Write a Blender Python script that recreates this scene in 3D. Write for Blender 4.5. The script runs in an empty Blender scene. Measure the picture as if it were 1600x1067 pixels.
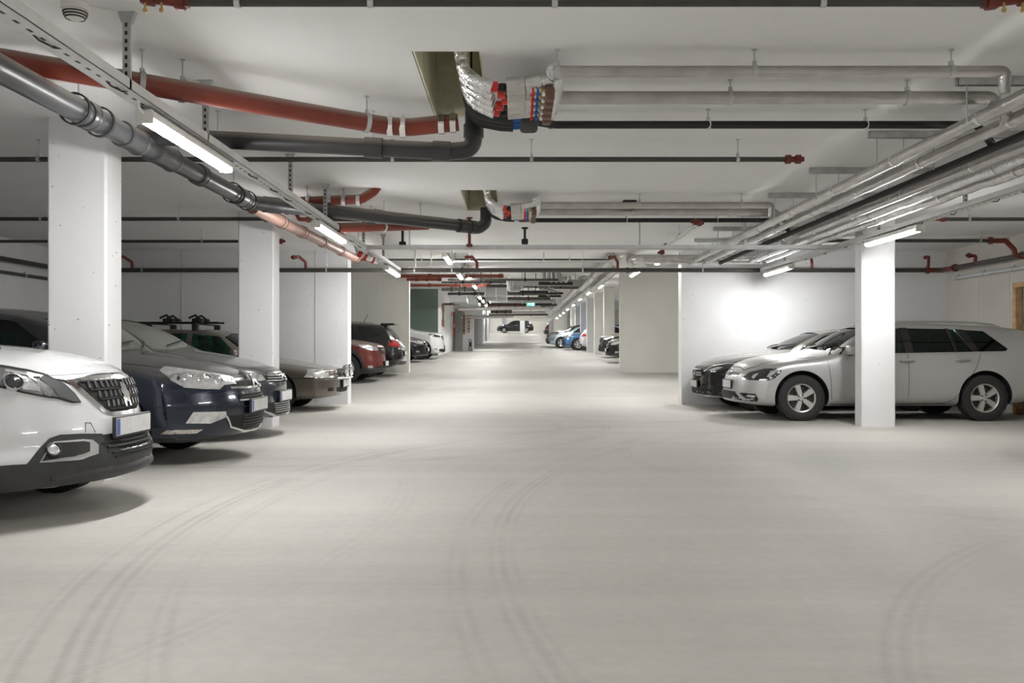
import bpy, bmesh, math, random
import numpy as np
from mathutils import Vector, Matrix
from mathutils.bvhtree import BVHTree

random.seed(7)
SC = bpy.context.scene
COL = SC.collection

# ---------------------------------------------------------------- camera, world, exposure
F, CX, CY, EYE = 1400.0, 806.0, 545.0, 1.06      # focal length and principal point of a 1600x1067 frame, eye height
cam_d = bpy.data.cameras.new('camera')
cam = bpy.data.objects.new('camera', cam_d)
COL.objects.link(cam)
cam.location = (0, 0, EYE)
cam.rotation_euler = (math.pi / 2, 0, 0)
cam_d.sensor_width = 36.0
cam_d.lens = 36.0 * F / 1600
cam_d.shift_x = -(CX - 800) / 1600
cam_d.shift_y = (CY - 533.5) / 1600
cam_d.clip_end = 400
SC.camera = cam

world = bpy.data.worlds.new('world')
SC.world = world
world.use_nodes = True
world.node_tree.nodes['Background'].inputs[0].default_value = (1, 1, 1, 1)
world.node_tree.nodes['Background'].inputs[1].default_value = 0.02

VS = SC.view_settings
VS.view_transform = 'Standard'
VS.look = 'None'
VS.gamma = 1
VS.use_curve_mapping = False
VS.exposure = 1.98
LAMP_POWER = 34.0          # radiance of the tube diffusers

# ---------------------------------------------------------------- materials
MATS = {}


def mat(name, col, rough=.5, metal=0., var=0., scale=6., bump=0., bscale=40., coat=0., spec=.5, emit=0., pits=0., dust=0., d0=.45, d1=1.):
    if name in MATS:
        return MATS[name]
    m = bpy.data.materials.new(name)
    m.use_nodes = True
    nt = m.node_tree
    N, L = nt.nodes, nt.links
    b = N['Principled BSDF']
    b.inputs['Base Color'].default_value = (*col, 1)
    b.inputs['Roughness'].default_value = rough
    b.inputs['Metallic'].default_value = metal
    b.inputs['Specular IOR Level'].default_value = spec
    if coat:
        b.inputs['Coat Weight'].default_value = coat
        b.inputs['Coat Roughness'].default_value = .03
    tc = N.new('ShaderNodeTexCoord')
    out = None
    if var:
        nz = N.new('ShaderNodeTexNoise')
        nz.inputs['Scale'].default_value = scale
        nz.inputs['Detail'].default_value = 6
        L.new(tc.outputs['Object'], nz.inputs['Vector'])
        r = N.new('ShaderNodeMapRange')
        r.inputs['From Min'].default_value = .3
        r.inputs['From Max'].default_value = .7
        r.inputs['To Min'].default_value = 1 - var
        r.inputs['To Max'].default_value = 1 + var
        L.new(nz.outputs['Fac'], r.inputs['Value'])
        mx = N.new('ShaderNodeVectorMath')
        mx.operation = 'SCALE'
        mx.inputs[0].default_value = col
        L.new(r.outputs[0], mx.inputs['Scale'])
        out = mx.outputs[0]
    if pits:
        vo = N.new('ShaderNodeTexVoronoi')
        vo.inputs['Scale'].default_value = 9
        L.new(tc.outputs['Object'], vo.inputs['Vector'])
        n2 = N.new('ShaderNodeTexNoise')
        n2.inputs['Scale'].default_value = 3
        L.new(tc.outputs['Object'], n2.inputs['Vector'])
        th = N.new('ShaderNodeMath')
        th.operation = 'MULTIPLY'
        th.inputs[1].default_value = pits
        L.new(n2.outputs['Fac'], th.inputs[0])
        lt = N.new('ShaderNodeMath')
        lt.operation = 'LESS_THAN'
        L.new(vo.outputs['Distance'], lt.inputs[0])
        L.new(th.outputs[0], lt.inputs[1])
        mi = N.new('ShaderNodeMix')
        mi.data_type = 'RGBA'
        mi.inputs['A'].default_value = (*col, 1)
        if out:
            L.new(out, mi.inputs['A'])
        mi.inputs['B'].default_value = (col[0] * .35, col[1] * .33, col[2] * .3, 1)
        L.new(lt.outputs[0], mi.inputs['Factor'])
        out = mi.outputs['Result']
    if dust:
        ge = N.new('ShaderNodeNewGeometry')
        sx = N.new('ShaderNodeSeparateXYZ')
        L.new(ge.outputs['Normal'], sx.inputs[0])
        r = N.new('ShaderNodeMapRange')
        r.inputs['From Min'].default_value = d0
        r.inputs['From Max'].default_value = d1
        r.inputs['To Max'].default_value = dust
        L.new(sx.outputs['Z'], r.inputs['Value'])
        mi = N.new('ShaderNodeMix')
        mi.data_type = 'RGBA'
        mi.inputs['A'].default_value = (*col, 1)
        if out:
            L.new(out, mi.inputs['A'])
        mi.inputs['B'].default_value = (.36, .32, .27, 1)
        L.new(r.outputs[0], mi.inputs['Factor'])
        out = mi.outputs['Result']
        r2 = N.new('ShaderNodeMapRange')
        r2.inputs['To Min'].default_value = rough
        r2.inputs['To Max'].default_value = .6
        L.new(r.outputs[0], r2.inputs['Value'])
        L.new(r2.outputs[0], b.inputs['Roughness'])
        if metal > .8:
            r3 = N.new('ShaderNodeMapRange')
            r3.inputs['To Min'].default_value = metal
            r3.inputs['To Max'].default_value = .2
            L.new(r.outputs[0], r3.inputs['Value'])
            L.new(r3.outputs[0], b.inputs['Metallic'])
    if out:
        L.new(out, b.inputs['Base Color'])
    if bump:
        nb = N.new('ShaderNodeTexNoise')
        nb.inputs['Scale'].default_value = bscale
        nb.inputs['Detail'].default_value = 4
        L.new(tc.outputs['Object'], nb.inputs['Vector'])
        bp = N.new('ShaderNodeBump')
        bp.inputs['Strength'].default_value = bump
        bp.inputs['Distance'].default_value = .01
        L.new(nb.outputs['Fac'], bp.inputs['Height'])
        L.new(bp.outputs[0], b.inputs['Normal'])
    if emit:
        b.inputs['Emission Color'].default_value = (*col, 1)
        b.inputs['Emission Strength'].default_value = emit
    MATS[name] = m
    return m


def glass(name, tint, refl=.08):
    m = bpy.data.materials.new(name)
    m.use_nodes = True
    N, L = m.node_tree.nodes, m.node_tree.links
    N.remove(N['Principled BSDF'])
    tr = N.new('ShaderNodeBsdfTransparent')
    tr.inputs[0].default_value = (*tint, 1)
    gl = N.new('ShaderNodeBsdfGlossy')
    gl.inputs['Roughness'].default_value = .02
    fr = N.new('ShaderNodeFresnel')
    fr.inputs[0].default_value = 1.5
    mx = N.new('ShaderNodeMixShader')
    L.new(fr.outputs[0], mx.inputs[0])
    L.new(tr.outputs[0], mx.inputs[1])
    L.new(gl.outputs[0], mx.inputs[2])
    L.new(mx.outputs[0], N['Material Output'].inputs[0])
    MATS[name] = m
    return m


def floor_material():
    m = bpy.data.materials.new('dusty_concrete_floor')
    m.use_nodes = True
    N, L = m.node_tree.nodes, m.node_tree.links
    b = N['Principled BSDF']
    tc = N.new('ShaderNodeTexCoord')

    def math_(op, a, c=None, clamp=False):
        n = N.new('ShaderNodeMath')
        n.operation = op
        n.use_clamp = clamp
        for i, v in enumerate((a, c)):
            if v is None:
                continue
            if isinstance(v, (int, float)):
                n.inputs[i].default_value = v
            else:
                L.new(v, n.inputs[i])
        return n.outputs[0]

    def noise(scale, detail=5, rough=.55, vec=None):
        n = N.new('ShaderNodeTexNoise')
        n.inputs['Scale'].default_value = scale
        n.inputs['Detail'].default_value = detail
        n.inputs['Roughness'].default_value = rough
        L.new(vec or tc.outputs['Object'], n.inputs['Vector'])
        return n.outputs['Fac']
    sep = N.new('ShaderNodeSeparateXYZ')
    L.new(tc.outputs['Object'], sep.inputs[0])
    X, Y = sep.outputs['X'], sep.outputs['Y']
    # broad mottling stretched along the driving lane
    mp = N.new('ShaderNodeMapping')
    mp.inputs['Scale'].default_value = (1, .25, 1)
    L.new(tc.outputs['Object'], mp.inputs[0])
    big = noise(.8, 5, .6, mp.outputs[0])
    fine = noise(14, 8, .7)
    mp2 = N.new('ShaderNodeMapping')
    mp2.inputs['Scale'].default_value = (.12, 1.6, 1)
    L.new(tc.outputs['Object'], mp2.inputs[0])
    sweep = noise(1.3, 6, .65, mp2.outputs[0])
    val = math_('ADD', math_('MULTIPLY', math_('SUBTRACT', big, .5), .30), 1.0)
    val = math_('ADD', val, math_('MULTIPLY', math_('SUBTRACT', fine, .5), .26))
    val = math_('ADD', val, math_('MULTIPLY', math_('SUBTRACT', sweep, .5), .34))
    # tyre tracks: arcs of dust with a tread pattern
    arcs = [(6.2, 5.8, 8.17, .10, .30), (6.2, 5.8, 8.36, .06, .24), (6.2, 5.8, 7.9, .07, .14), (9.2, 4.9, 9.28, .09, .20), (9.2, 4.9, 9.5, .08, .12), (-3.0, 12.21, 4.2, .10, .22), (-3.0, 12.21, 3.6, .08, .14),
            (-5.2, 13.5, 6.6, .09, .10), (5.2, 9.0, 4.1, .10, .12), (14.0, 9.0, 11.5, .25, .10), (5.6, 1.4, 4.6, .10, .14), (-9.0, 6.0, 8.2, .12, .10)]
    br = noise(1.1, 3)
    for (ax, ay, R, wd, st) in arcs:
        dx, dy = math_('SUBTRACT', X, ax), math_('SUBTRACT', Y, ay)
        d = math_('SQRT', math_('ADD', math_('MULTIPLY', dx, dx), math_('MULTIPLY', dy, dy)))
        e = math_('ABSOLUTE', math_('SUBTRACT', d, R))
        k = math_('SUBTRACT', 1.0, math_('DIVIDE', e, wd), True)
        k = math_('MULTIPLY', k, 2.2, True)
        ang = math_('ARCTAN2', dy, dx)
        tr = math_('ADD', math_('MULTIPLY', math_('SINE', math_('MULTIPLY', ang, R * 170)), .14), .8)
        rib = math_('ADD', math_('MULTIPLY', math_('SINE', math_('MULTIPLY', d, 95)), .45), .55)
        k = math_('MULTIPLY', math_('MULTIPLY', k, tr), rib)
        k = math_('MULTIPLY', k, math_('MULTIPLY', math_('SUBTRACT', br, .3), 3.2, True))
        val = math_('SUBTRACT', val, math_('MULTIPLY', k, st * .85))
    # little dark chips
    vo = N.new('ShaderNodeTexVoronoi')
    vo.inputs['Scale'].default_value = 1.7
    L.new(tc.outputs['Object'], vo.inputs['Vector'])
    chip = math_('LESS_THAN', vo.outputs['Distance'], math_('MULTIPLY', fine, .022))
    val = math_('SUBTRACT', val, math_('MULTIPLY', chip, .6))
    # worn, darker bays on the right of the lane
    bay = math_('MULTIPLY', math_('SUBTRACT', math_('ADD', math_('SUBTRACT', X, math_('MULTIPLY', Y, .1)), math_('MULTIPLY', sweep, .9)), 2.1), 2.2, True)
    val = math_('SUBTRACT', val, math_('MULTIPLY', math_('MULTIPLY', bay, big), .30))
    mx = N.new('ShaderNodeVectorMath')
    mx.operation = 'SCALE'
    mx.inputs[0].default_value = FLOOR_COL
    L.new(val, mx.inputs['Scale'])
    L.new(mx.outputs[0], b.inputs['Base Color'])
    b.inputs['Roughness'].default_value = .62
    b.inputs['Specular IOR Level'].default_value = .35
    bp = N.new('ShaderNodeBump')
    bp.inputs['Strength'].default_value = .12
    bp.inputs['Distance'].default_value = .01
    L.new(noise(60, 4), bp.inputs['Height'])
    L.new(bp.outputs[0], b.inputs['Normal'])
    MATS['floor'] = m
    return m


FLOOR_COL = (.53, .51, .475)
M_floor = floor_material()
M_ceil = mat('painted_ceiling', (.80, .80, .795), .8, var=.03, scale=1.2, bump=.05, bscale=25)
M_wall = mat('painted_concrete', (.78, .78, .79), .75, var=.03, scale=1.5, bump=.12, bscale=30, pits=.12)
M_wallw = mat('warm_lit_concrete', (.82, .81, .75), .75, var=.03, scale=1.5, bump=.1, bscale=30, pits=.06)  # white concrete with the warmer light of the far part put into its colour
M_wallg = mat('green_painted_concrete', (.19, .25, .215), .75, var=.04, scale=1.5, bump=.1, bscale=30)
M_raw = mat('raw_wall_panel', (.50, .475, .43), .8, var=.06, scale=1.2, bump=.1, bscale=20)
M_seam = mat('seam_filler', (.58, .575, .57), .8)
M_board = mat('shuttered_concrete', (.76, .73, .55), .85, var=.14, scale=7, bump=.3, bscale=12, pits=.10)
M_steel = mat('galvanised_steel', (.55, .56, .56), .45, .85, var=.12, scale=14)
M_steelm = mat('galvanised_tray', (.60, .61, .61), .5, .35, var=.08, scale=10)
M_dark = mat('dark_slot', (.02, .02, .02), .7)
M_foil = mat('foil_lagging', (.60, .59, .575), .26, .92, var=.18, scale=9, bump=1., bscale=22, dust=.45, d0=.3, d1=.9)
M_foilw = mat('crinkled_foil', (.72, .72, .72), .22, .95, var=.15, scale=20, bump=1.0, bscale=45)
M_lag = mat('matt_foil_lagging', (.50, .49, .475), .30, .92, var=.12, scale=6, bump=.6, bscale=24, dust=.6, d0=.2, d1=.8)
M_red = mat('red_pipe_paint', (.20, .036, .020), .42, var=.15, scale=4, dust=.6, d0=.1, d1=.75)
M_redv = mat('red_fitting_paint', (.15, .022, .014), .4, var=.1, scale=20, bump=.2, bscale=50)
M_redb = mat('bright_red_plastic', (.62, .03, .02), .4)
M_black = mat('black_soil_pipe', (.030, .030, .032), .38, var=.1, scale=8, dust=.62, d0=.1, d1=.7)
M_grey = mat('grey_soil_pipe', (.050, .050, .053), .36, var=.1, scale=8, dust=.62, d0=.15, d1=.75)
M_darkp = mat('dark_sprinkler_pipe', (.05, .046, .042), .45, var=.15, scale=10, dust=.4)
M_rubber = mat('black_rubber', (.018, .018, .018), .75, bump=.2, bscale=60)
M_blue = mat('blue_cable', (.02, .12, .42), .5)
M_copper = mat('pinkish_pipe', (.34, .20, .16), .38, .3, var=.1, scale=5, dust=.35)
M_brown = mat('brown_valve', (.14, .07, .05), .5)
M_brass = mat('brass', (.52, .36, .14), .4, .8)
M_white = mat('white_plastic', (.78, .77, .73), .45)
M_wood = mat('timber', (.46, .29, .14), .6, var=.25, scale=12, bump=.15, bscale=30)
M_chrome = mat('chrome', (.80, .80, .80), .14, 1.)
M_ply = mat('brown_board', (.25, .115, .045), .55, var=.2, scale=10)
M_door = mat('slate_door', (.12, .15, .165), .5)
M_diff = mat('tube_diffuser', (1., .992, .975), .4, emit=LAMP_POWER)

# ---------------------------------------------------------------- builders
ORG = {}


def thing(name, label, cat, loc=(0, 0, 0), group=None, rotz=0.):
    o = bpy.data.objects.new(name, None)
    o.empty_display_size = .1
    COL.objects.link(o)
    o.location = loc
    o.rotation_euler = (0, 0, rotz)
    o['label'] = label
    o['category'] = cat
    if group:
        o['group'] = group
    ORG[o.name] = Vector(loc)
    return o


def tag(o, label=None, cat=None, group=None, kind=None):
    for k, v in (('label', label), ('category', cat), ('group', group), ('kind', kind)):
        if v:
            o[k] = v
    return o


class MB:
    """collects shapes, builds ONE mesh object"""

    def __init__(s):
        s.v, s.f, s.m = [], [], []

    def add(s, vs, fs, mi=0):
        b = len(s.v)
        s.v += [tuple(v) for v in vs]
        s.f += [tuple(b + i for i in f) for f in fs]
        s.m += [mi] * len(fs)
        return s

    def box(s, x0, x1, y0, y1, z0, z1, mi=0, M=None):
        vs = [(x, y, z) for x in (x0, x1) for y in (y0, y1) for z in (z0, z1)]
        if M is not None:
            vs = [M @ Vector(v) for v in vs]
        return s.add(vs, [(0, 1, 3, 2), (4, 6, 7, 5), (0, 4, 5, 1), (2, 3, 7, 6), (0, 2, 6, 4), (1, 5, 7, 3)], mi)

    def bbox(s, x0, x1, y0, y1, z0, z1, r=.01, seg=2, M=None, mi=0):
        bm = bmesh.new()
        bmesh.ops.create_cube(bm, size=1)
        for v in bm.verts:
            v.co = Vector(((x0 + x1) / 2 + v.co.x * (x1 - x0), (y0 + y1) / 2 + v.co.y * (y1 - y0), (z0 + z1) / 2 + v.co.z * (z1 - z0)))
        bmesh.ops.bevel(bm, geom=bm.edges[:], offset=r, segments=seg, profile=.5, affect='EDGES')
        return s.bm(bm, M, mi)

    def bm(s, bm, M=None, mi=0):
        bm.verts.index_update()
        vs = [(M @ v.co) if M is not None else v.co.copy() for v in bm.verts]
        fs = [[v.index for v in f.verts] for f in bm.faces]
        bm.free()
        return s.add(vs, fs, mi)

    def tube(s, pts, r, n=14, caps=True, mi=0, rad=None):
        pts = [Vector(p) for p in pts]
        P = [pts[0]] + [p for a, p in zip(pts, pts[1:]) if (p - a).length > 1e-6]
        T = []
        for i in range(len(P)):
            a = P[max(i - 1, 0)]
            b = P[min(i + 1, len(P) - 1)]
            T.append((b - a).normalized())
        up = Vector((0, 0, 1)) if abs(T[0].z) < .9 else Vector((1, 0, 0))
        u = T[0].cross(up).normalized()
        vs, fs = [], []
        for i, p in enumerate(P):
            u = (u - T[i] * u.dot(T[i])).normalized()
            w = T[i].cross(u)
            rr = r if rad is None else rad[i]
            for k in range(n):
                a = 2 * math.pi * k / n
                vs.append(p + u * (math.cos(a) * rr) + w * (math.sin(a) * rr))
        for i in range(len(P) - 1):
            for k in range(n):
                k2 = (k + 1) % n
                fs.append((i * n + k, i * n + k2, (i + 1) * n + k2, (i + 1) * n + k))
        if caps:
            fs.append(tuple(range(n - 1, -1, -1)))
            e = (len(P) - 1) * n
            fs.append(tuple(range(e, e + n)))
        return s.add(vs, fs, mi)

    def lathe(s, prof, axis, org, n=32, mi=0, closed=False):
        """prof: (distance along axis, radius)"""
        ax = Vector(axis).normalized()
        up = Vector((0, 0, 1)) if abs(ax.z) < .9 else Vector((1, 0, 0))
        u = ax.cross(up).normalized()
        w = ax.cross(u)
        vs, fs = [], []
        for (h, r) in prof:
            for k in range(n):
                a = 2 * math.pi * k / n
                vs.append(Vector(org) + ax * h + (u * math.cos(a) + w * math.sin(a)) * max(r, 1e-5))
        m = len(prof)
        for i in range(m if closed else m - 1):
            j = (i + 1) % m
            for k in range(n):
                k2 = (k + 1) % n
                fs.append((i * n + k, j * n + k, j * n + k2, i * n + k2))
        return s.add(vs, fs, mi)

    def prism(s, poly, f0, f1, mi=0):
        """poly of 2d points; f0, f1 map a 2d point to the two end caps"""
        n = len(poly)
        vs = [f0(*p) for p in poly] + [f1(*p) for p in poly]
        fs = [tuple(range(n - 1, -1, -1)), tuple(range(n, 2 * n))]
        fs += [(i, (i + 1) % n, n + (i + 1) % n, n + i) for i in range(n)]
        return s.add(vs, fs, mi)

    def build(s, name, m, parent=None, angle=35, recalc=True):
        o_ = ORG.get(parent.name, Vector()) if parent else Vector()
        me = bpy.data.meshes.new(name)
        me.from_pydata([(v[0] - o_.x, v[1] - o_.y, v[2] - o_.z) for v in s.v], [], s.f)
        for x in (m if isinstance(m, (list, tuple)) else [m]):
            me.materials.append(x)
        me.polygons.foreach_set('material_index', s.m)
        if recalc:
            bm = bmesh.new()
            bm.from_mesh(me)
            bmesh.ops.recalc_face_normals(bm, faces=bm.faces[:])
            bm.to_mesh(me)
            bm.free()
        me.polygons.foreach_set('use_smooth', [True] * len(me.polygons))
        me.set_sharp_from_angle(angle=math.radians(angle))
        o = bpy.data.objects.new(name, me)
        COL.objects.link(o)
        if parent:
            o.parent = parent
            ORG[o.name] = o_
        return o


def link_copy(o, parent=None):
    c = o.copy()
    COL.objects.link(c)
    if parent is not None:
        c.parent = parent
    for ch in list(o.children):
        link_copy(ch, c)
    return c


def at(px, py, Y):
    return Vector(((px - CX) * Y / F, Y, EYE + (CY - py) * Y / F))


def fillet(pts, R, n=6):
    pts = [Vector(p) for p in pts]
    out = [pts[0]]
    for a, b, c in zip(pts, pts[1:], pts[2:]):
        d1, d2 = (a - b), (c - b)
        l1, l2 = d1.length, d2.length
        d1.normalize()
        d2.normalize()
        ang = d1.angle(d2)
        if ang > math.pi - .02:
            out.append(b)
            continue
        t = min(R / math.tan(ang / 2), .48 * l1, .48 * l2)
        p0, p1 = b + d1 * t, b + d2 * t
        for k in range(n + 1):
            u = k / n
            out.append(p0.lerp(b, u).lerp(b.lerp(p1, u), u))
    out.append(pts[-1])
    return out


# ---------------------------------------------------------------- floor and ceiling levels along the lane
FL = [(-14, 0), (17.3, 0), (26.76, .35), (36, .65), (52, .93), (113, 3.07), (125, 3.45)]
CE = [(-14, 2.93), (17.4, 2.93), (17.5, 3.22), (20, 3.28), (26.76, 3.5), (40, 3.85), (66, 3.95), (80, 4.6), (125, 6.2)]


def lev(tab, y):
    for (a, za), (b, zb) in zip(tab, tab[1:]):
        if y <= b:
            return za + (zb - za) * (y - a) / (b - a)
    return tab[-1][1]


def fl(y):
    return lev(FL, y)


def ce(y):
    return lev(CE, y)


# ================================================================ the building
def struct(name, mb, m, label=None, cat=None, group=None, angle=35):
    o = mb.build(name, m, None, angle)
    tag(o, label, cat, group, 'structure')
    return o


XL, XR = -8.6, 8.21


def strip(tab, x0, x1, th, y0=None, y1=None):
    """a slab following a level table"""
    ys = [a for a, _ in tab]
    mb = MB()
    for (a, za), (b, zb) in zip(tab, tab[1:]):
        vs = []
        for (y, z) in ((a, za), (b, zb)):
            vs += [(x0, y, z), (x1, y, z), (x1, y, z + th), (x0, y, z + th)]
        mb.add(vs, [(0, 1, 5, 4), (3, 7, 6, 2), (0, 4, 7, 3), (1, 2, 6, 5)])
    return mb


mb = strip(FL, XL - .3, XR + .3, -.2)
struct('floor', mb, M_floor, 'dusty pale concrete garage floor with tyre tracks, rising gently in the distance', 'floor', angle=20)

SHAFTS = [(-.65, -.22, 5.63, 7.21), (-.66, -.22, 10.56, 12.12)]
mb = MB()
xs = [XL - .3, -.655, -.22, XR + .3]
ys = [-14, 5.63, 7.21, 10.56, 12.12, 17.4]
for i in range(3):
    for j in range(5):
        if i == 1 and j in (1, 3):
            continue
        mb.box(xs[i], xs[i + 1], ys[j], ys[j + 1], 2.93, 3.23)
far = [p for p in CE if p[0] >= 17.4]
s2 = strip(far, XL - .3, XR + .3, .3)
mb.add(s2.v, s2.f)
struct('ceiling', mb, M_ceil, 'white painted concrete ceiling slab with two service openings', 'ceiling')
for k, (x0, x1, y0, y1) in enumerate(SHAFTS):
    mb = MB()
    h0, h1, e = 2.932, 3.55, .012
    mb.box(x0 + .001, x0 + e, y0 + .001, y1 - .001, h0, h1)
    mb.box(x1 - e, x1 - .001, y0 + .001, y1 - .001, h0, h1)
    mb.box(x0 + e, x1 - e, y0 + .001, y0 + e, h0, h1)
    mb.box(x0 + e, x1 - e, y1 - e, y1 - .001, h0, h1)
    mb.box(x0, x1, y0, y1, h1, h1 + .05)
    struct('trim_%d' % (k + 1), mb, M_board, ('board marked inside of the ceiling opening nearest the viewer', 'dark inside of the second ceiling opening')[k], 'opening lining')


def wall(name, x0, x1, y0, y1, z0, z1, m, label=None):
    mb = MB()
    mb.box(x0, x1, y0, y1, z0, z1)
    return struct(name, mb, m, label, 'wall' if label else None)


wall('wall_left', XL - .3, XL, -14, 125, -.2, 6.5, M_wall, 'long white wall behind the cars parked on the left')
wall('wall_right', XR, XR + .3, -14, 125, -.2, 6.5, M_raw, 'beige panelled wall at the back of the right bays')
wall('wall_rear', XL - .3, XR + .3, -14.3, -14, -.2, 3.2, M_wall, 'white wall closing the garage behind the viewer')
wall('wall_far', XL - .3, XR + .3, 118, 118.3, 2.5, 6.5, M_wallw, 'pale wall at the far end of the garage')
wall('wall_left_partition', XL, -3.2, 17.06, 17.4, -.1, 2.98, M_wall, 'white cross wall behind the brown estate car')
wall('wall_right_partition', 3.156, XR, 17.06, 17.4, -.1, 2.98, M_wall, 'bright white cross wall behind the black and silver cars')
wall('wall_left_second', XL, -3.19, 26.76, 27.05, .2, 3.56, M_wallw, 'cream cross wall behind the black estate car tail')
wall('wall_right_second', 3.12, XR, 26.76, 27.05, .2, 3.56, M_wallw, 'cream cross wall with narrow end, right of the lane')
wall('wall_left_green', XL, -3.64, 41.8, 42.05, .5, 4.0, M_wallg, 'green painted cross wall behind the white crossover')
wall('wall_left_stair', -3.9, -3.64, 42.05, 52.0, .5, 4.0, M_wall, 'white wall along the lane beyond the green wall')
wall('wall_left_service', -3.9, -2.44, 52.0, 52.25, .7, 4.0, M_wall, 'white wall with narrow doors facing the lane')
wall('wall_left_corridor', -2.75, -2.5, 66.5, 86, 1.2, 5.2, M_wall, 'grey white wall along the far left of the lane')
wall('wall_right_far', 3.16, XR, 75, 75.25, 1.5, 4.6, M_wallw, 'pale cross wall at the end of the right pillar row')
n_trim = 2


def trim(x0, x1, y0, y1, z0, z1, m, label):
    global n_trim
    n_trim += 1
    mb = MB()
    mb.box(x0, x1, y0, y1, z0, z1)
    struct('trim_%d' % n_trim, mb, m, label, 'wall seam')


trim(-6.375, -6.35, 17.054, 17.07, 0, 2.93, M_seam, 'vertical seam in the white cross wall, above the brown estate roof')
trim(-3.83, -3.81, 17.054, 17.07, 0, 2.93, M_seam, 'vertical seam in the white cross wall above the brown estate bonnet')
trim(-4.1, -4.08, 26.754, 26.77, .3, 3.3, M_wall, 'vertical seam in the cream cross wall behind the black estate')
for k, y in enumerate((15.9, 14.9, 13.9)):
    trim(XR - .006, XR + .01, y, y + .012, 0, 2.93, M_seam, ('first', 'second', 'third')[k] + ' vertical panel joint in the beige wall, counted from the corner')


def pillar(x0, x1, y0, y1, z0, z1, label, m=None, group=None):
    mb = MB()
    mb.bbox(x0, x1, y0, y1, z0, z1, .018, 1)
    return struct('concrete_pillar', mb, m or M_wall, label, 'pillar', group)


pillar(-3.77, -3.29, 7.2, 7.49, -.05, 2.95, 'white concrete pillar between the white crossover and the dark blue saloon')
pillar(-3.77, -3.285, 12.15, 12.46, -.05, 2.95, 'white concrete pillar between the dark grey hatchback and the brown estate')
pillar(4.70, 5.16, 12.17, 12.43, -.05, 2.95, 'white concrete pillar standing in front of the silver estate car')
pillar(4.70, 5.16, 7.2, 7.46, -.05, 2.95, 'white concrete pillar on the right nearer than the silver estate')
mb = MB()
mb.box(-3.76, -3.28, 2.3, 2.58, -.05, 2.95)
ords = ['first', 'second', 'third', 'fourth', 'fifth', 'sixth', 'seventh']
for k in range(7):
    y = 40.4 + 4.87 * k
    pillar(3.97, 4.46, y, y + .3, fl(y) - .1, ce(y) + .05, ords[k] + ' white pillar of the far right row, counted from the cream wall', M_wallw if k in (0, 1, 5) else M_wall, 'pillars of the far right row')
pillar(.5, 1.08, 108, 108.5, fl(108) - .1, ce(108) + .05, 'far white pillar standing in front of the dark car parked across the lane')
pillar(-1.75, -1.2, 114.5, 115, fl(114) - .1, ce(114) + .05, 'far white pillar behind the bonnet of the dark car across the lane')
pillar(3.2, 3.75, 86, 86.4, fl(86) - .1, ce(86) + .05, 'far white pillar beside the car with a red tail lamp')
pillar(-3.1, -2.72, 65.6, 66.4, fl(66) - .1, ce(66) + .05, 'white pillar at the left lane edge beyond the narrow doors')
pillar(-3.9, -3.35, 100, 100.5, fl(100) - .1, ce(100) + .05, 'distant white pillar left of the dark car across the lane')

# doors and small things on the far left walls
n_door = 0


def door(x0, x1, y0, y1, z0, z1, m, label):
    global n_door
    n_door += 1
    mb = MB()
    mb.box(x0, x1, y0, y1, z0, z1)
    d = struct('door_%d' % n_door, mb, m, label, 'door')
    hb = MB()
    if (x1 - x0) > (y1 - y0):
        xm = x0 + .8 * (x1 - x0)
        hb.tube(fillet([(xm, y0, z0 + 1.05), (xm, y0 - .05, z0 + 1.05), (xm - .1, y0 - .05, z0 + 1.05)], .02), .012, 8)
    else:
        hb.tube(fillet([(x1, y0 + .2, z0 + 1.05), (x1 + .05, y0 + .2, z0 + 1.05), (x1 + .05, y0 + .32, z0 + 1.05)], .02), .012, 8)
    hb.build('door_handle', M_steel, d)


door(-3.71, -3.53, 51.95, 52.0, .93, 3.2, M_door, 'slim slate door with red and white notices above it')
door(-3.43, -3.12, 51.94, 52.0, .93, 3.35, mat('grey_green_door', (.26, .31, .30), .5), 'grey green door in a light timber frame')
door(-2.5, -2.46, 72, 75.5, fl(73), fl(73) + 2.6, M_door, 'dark door on the far left wall of the lane')
mb = MB()
mb.box(-3.52, -3.46, 51.93, 52.0, .93, 3.4)
mb.box(-3.12, -3.08, 51.93, 52.0, .93, 3.4)
mb.box(-3.46, -3.12, 51.93, 52.0, 3.35, 3.41)
struct('trim_20', mb, M_wood, 'light timber frame around the grey green door', 'door frame')


def simple(name, mb, m, label, cat, group=None, angle=35):
    return tag(mb.build(name, m, None, angle), label, cat, group)


mb = MB()
prof = [(-.09, .55), (.09, .55), (.09, .22), (.035, .17), (.035, -.17), (.09, -.22), (.09, -.55), (-.09, -.55), (-.09, -.22), (-.035, -.17), (-.035, .17), (-.09, .22)]
mb.prism([(a * 1.6, b) for a, b in prof], lambda a, b: (-3.64, 44.6 + a * 4, 2.72 + b), lambda a, b: (-3.60, 44.6 + a * 4, 2.72 + b))
simple('wall_board', mb, M_ply, 'brown hourglass shaped board on the white wall past the green wall', 'board')
r = thing('fire_notice', 'white wall notice with red picture above the slim slate door', 'sign', (-3.63, 50.6, 3.0))
mb = MB(); mb.box(-3.635, -3.61, 49.9, 51.3, 2.2, 3.15); mb.build('sign_plate', M_white, r)
mb = MB(); mb.box(-3.61, -3.60, 50.0, 51.2, 3.0, 3.12); mb.box(-3.61, -3.60, 50.0, 50.5, 2.86, 3.0); mb.build('red_band', M_redb, r)
r = thing('fire_sign', 'tall red fire equipment sign beside the slim slate door', 'sign', (-3.6, 51.8, 2.0))
mb = MB(); mb.box(-3.60, -3.52, 51.9, 51.94, 1.85, 2.6); mb.build('sign_plate', M_redb, r)
mb = MB(); mb.box(-3.585, -3.535, 51.895, 51.9, 2.3, 2.5); mb.build('symbol', M_white, r)
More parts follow.
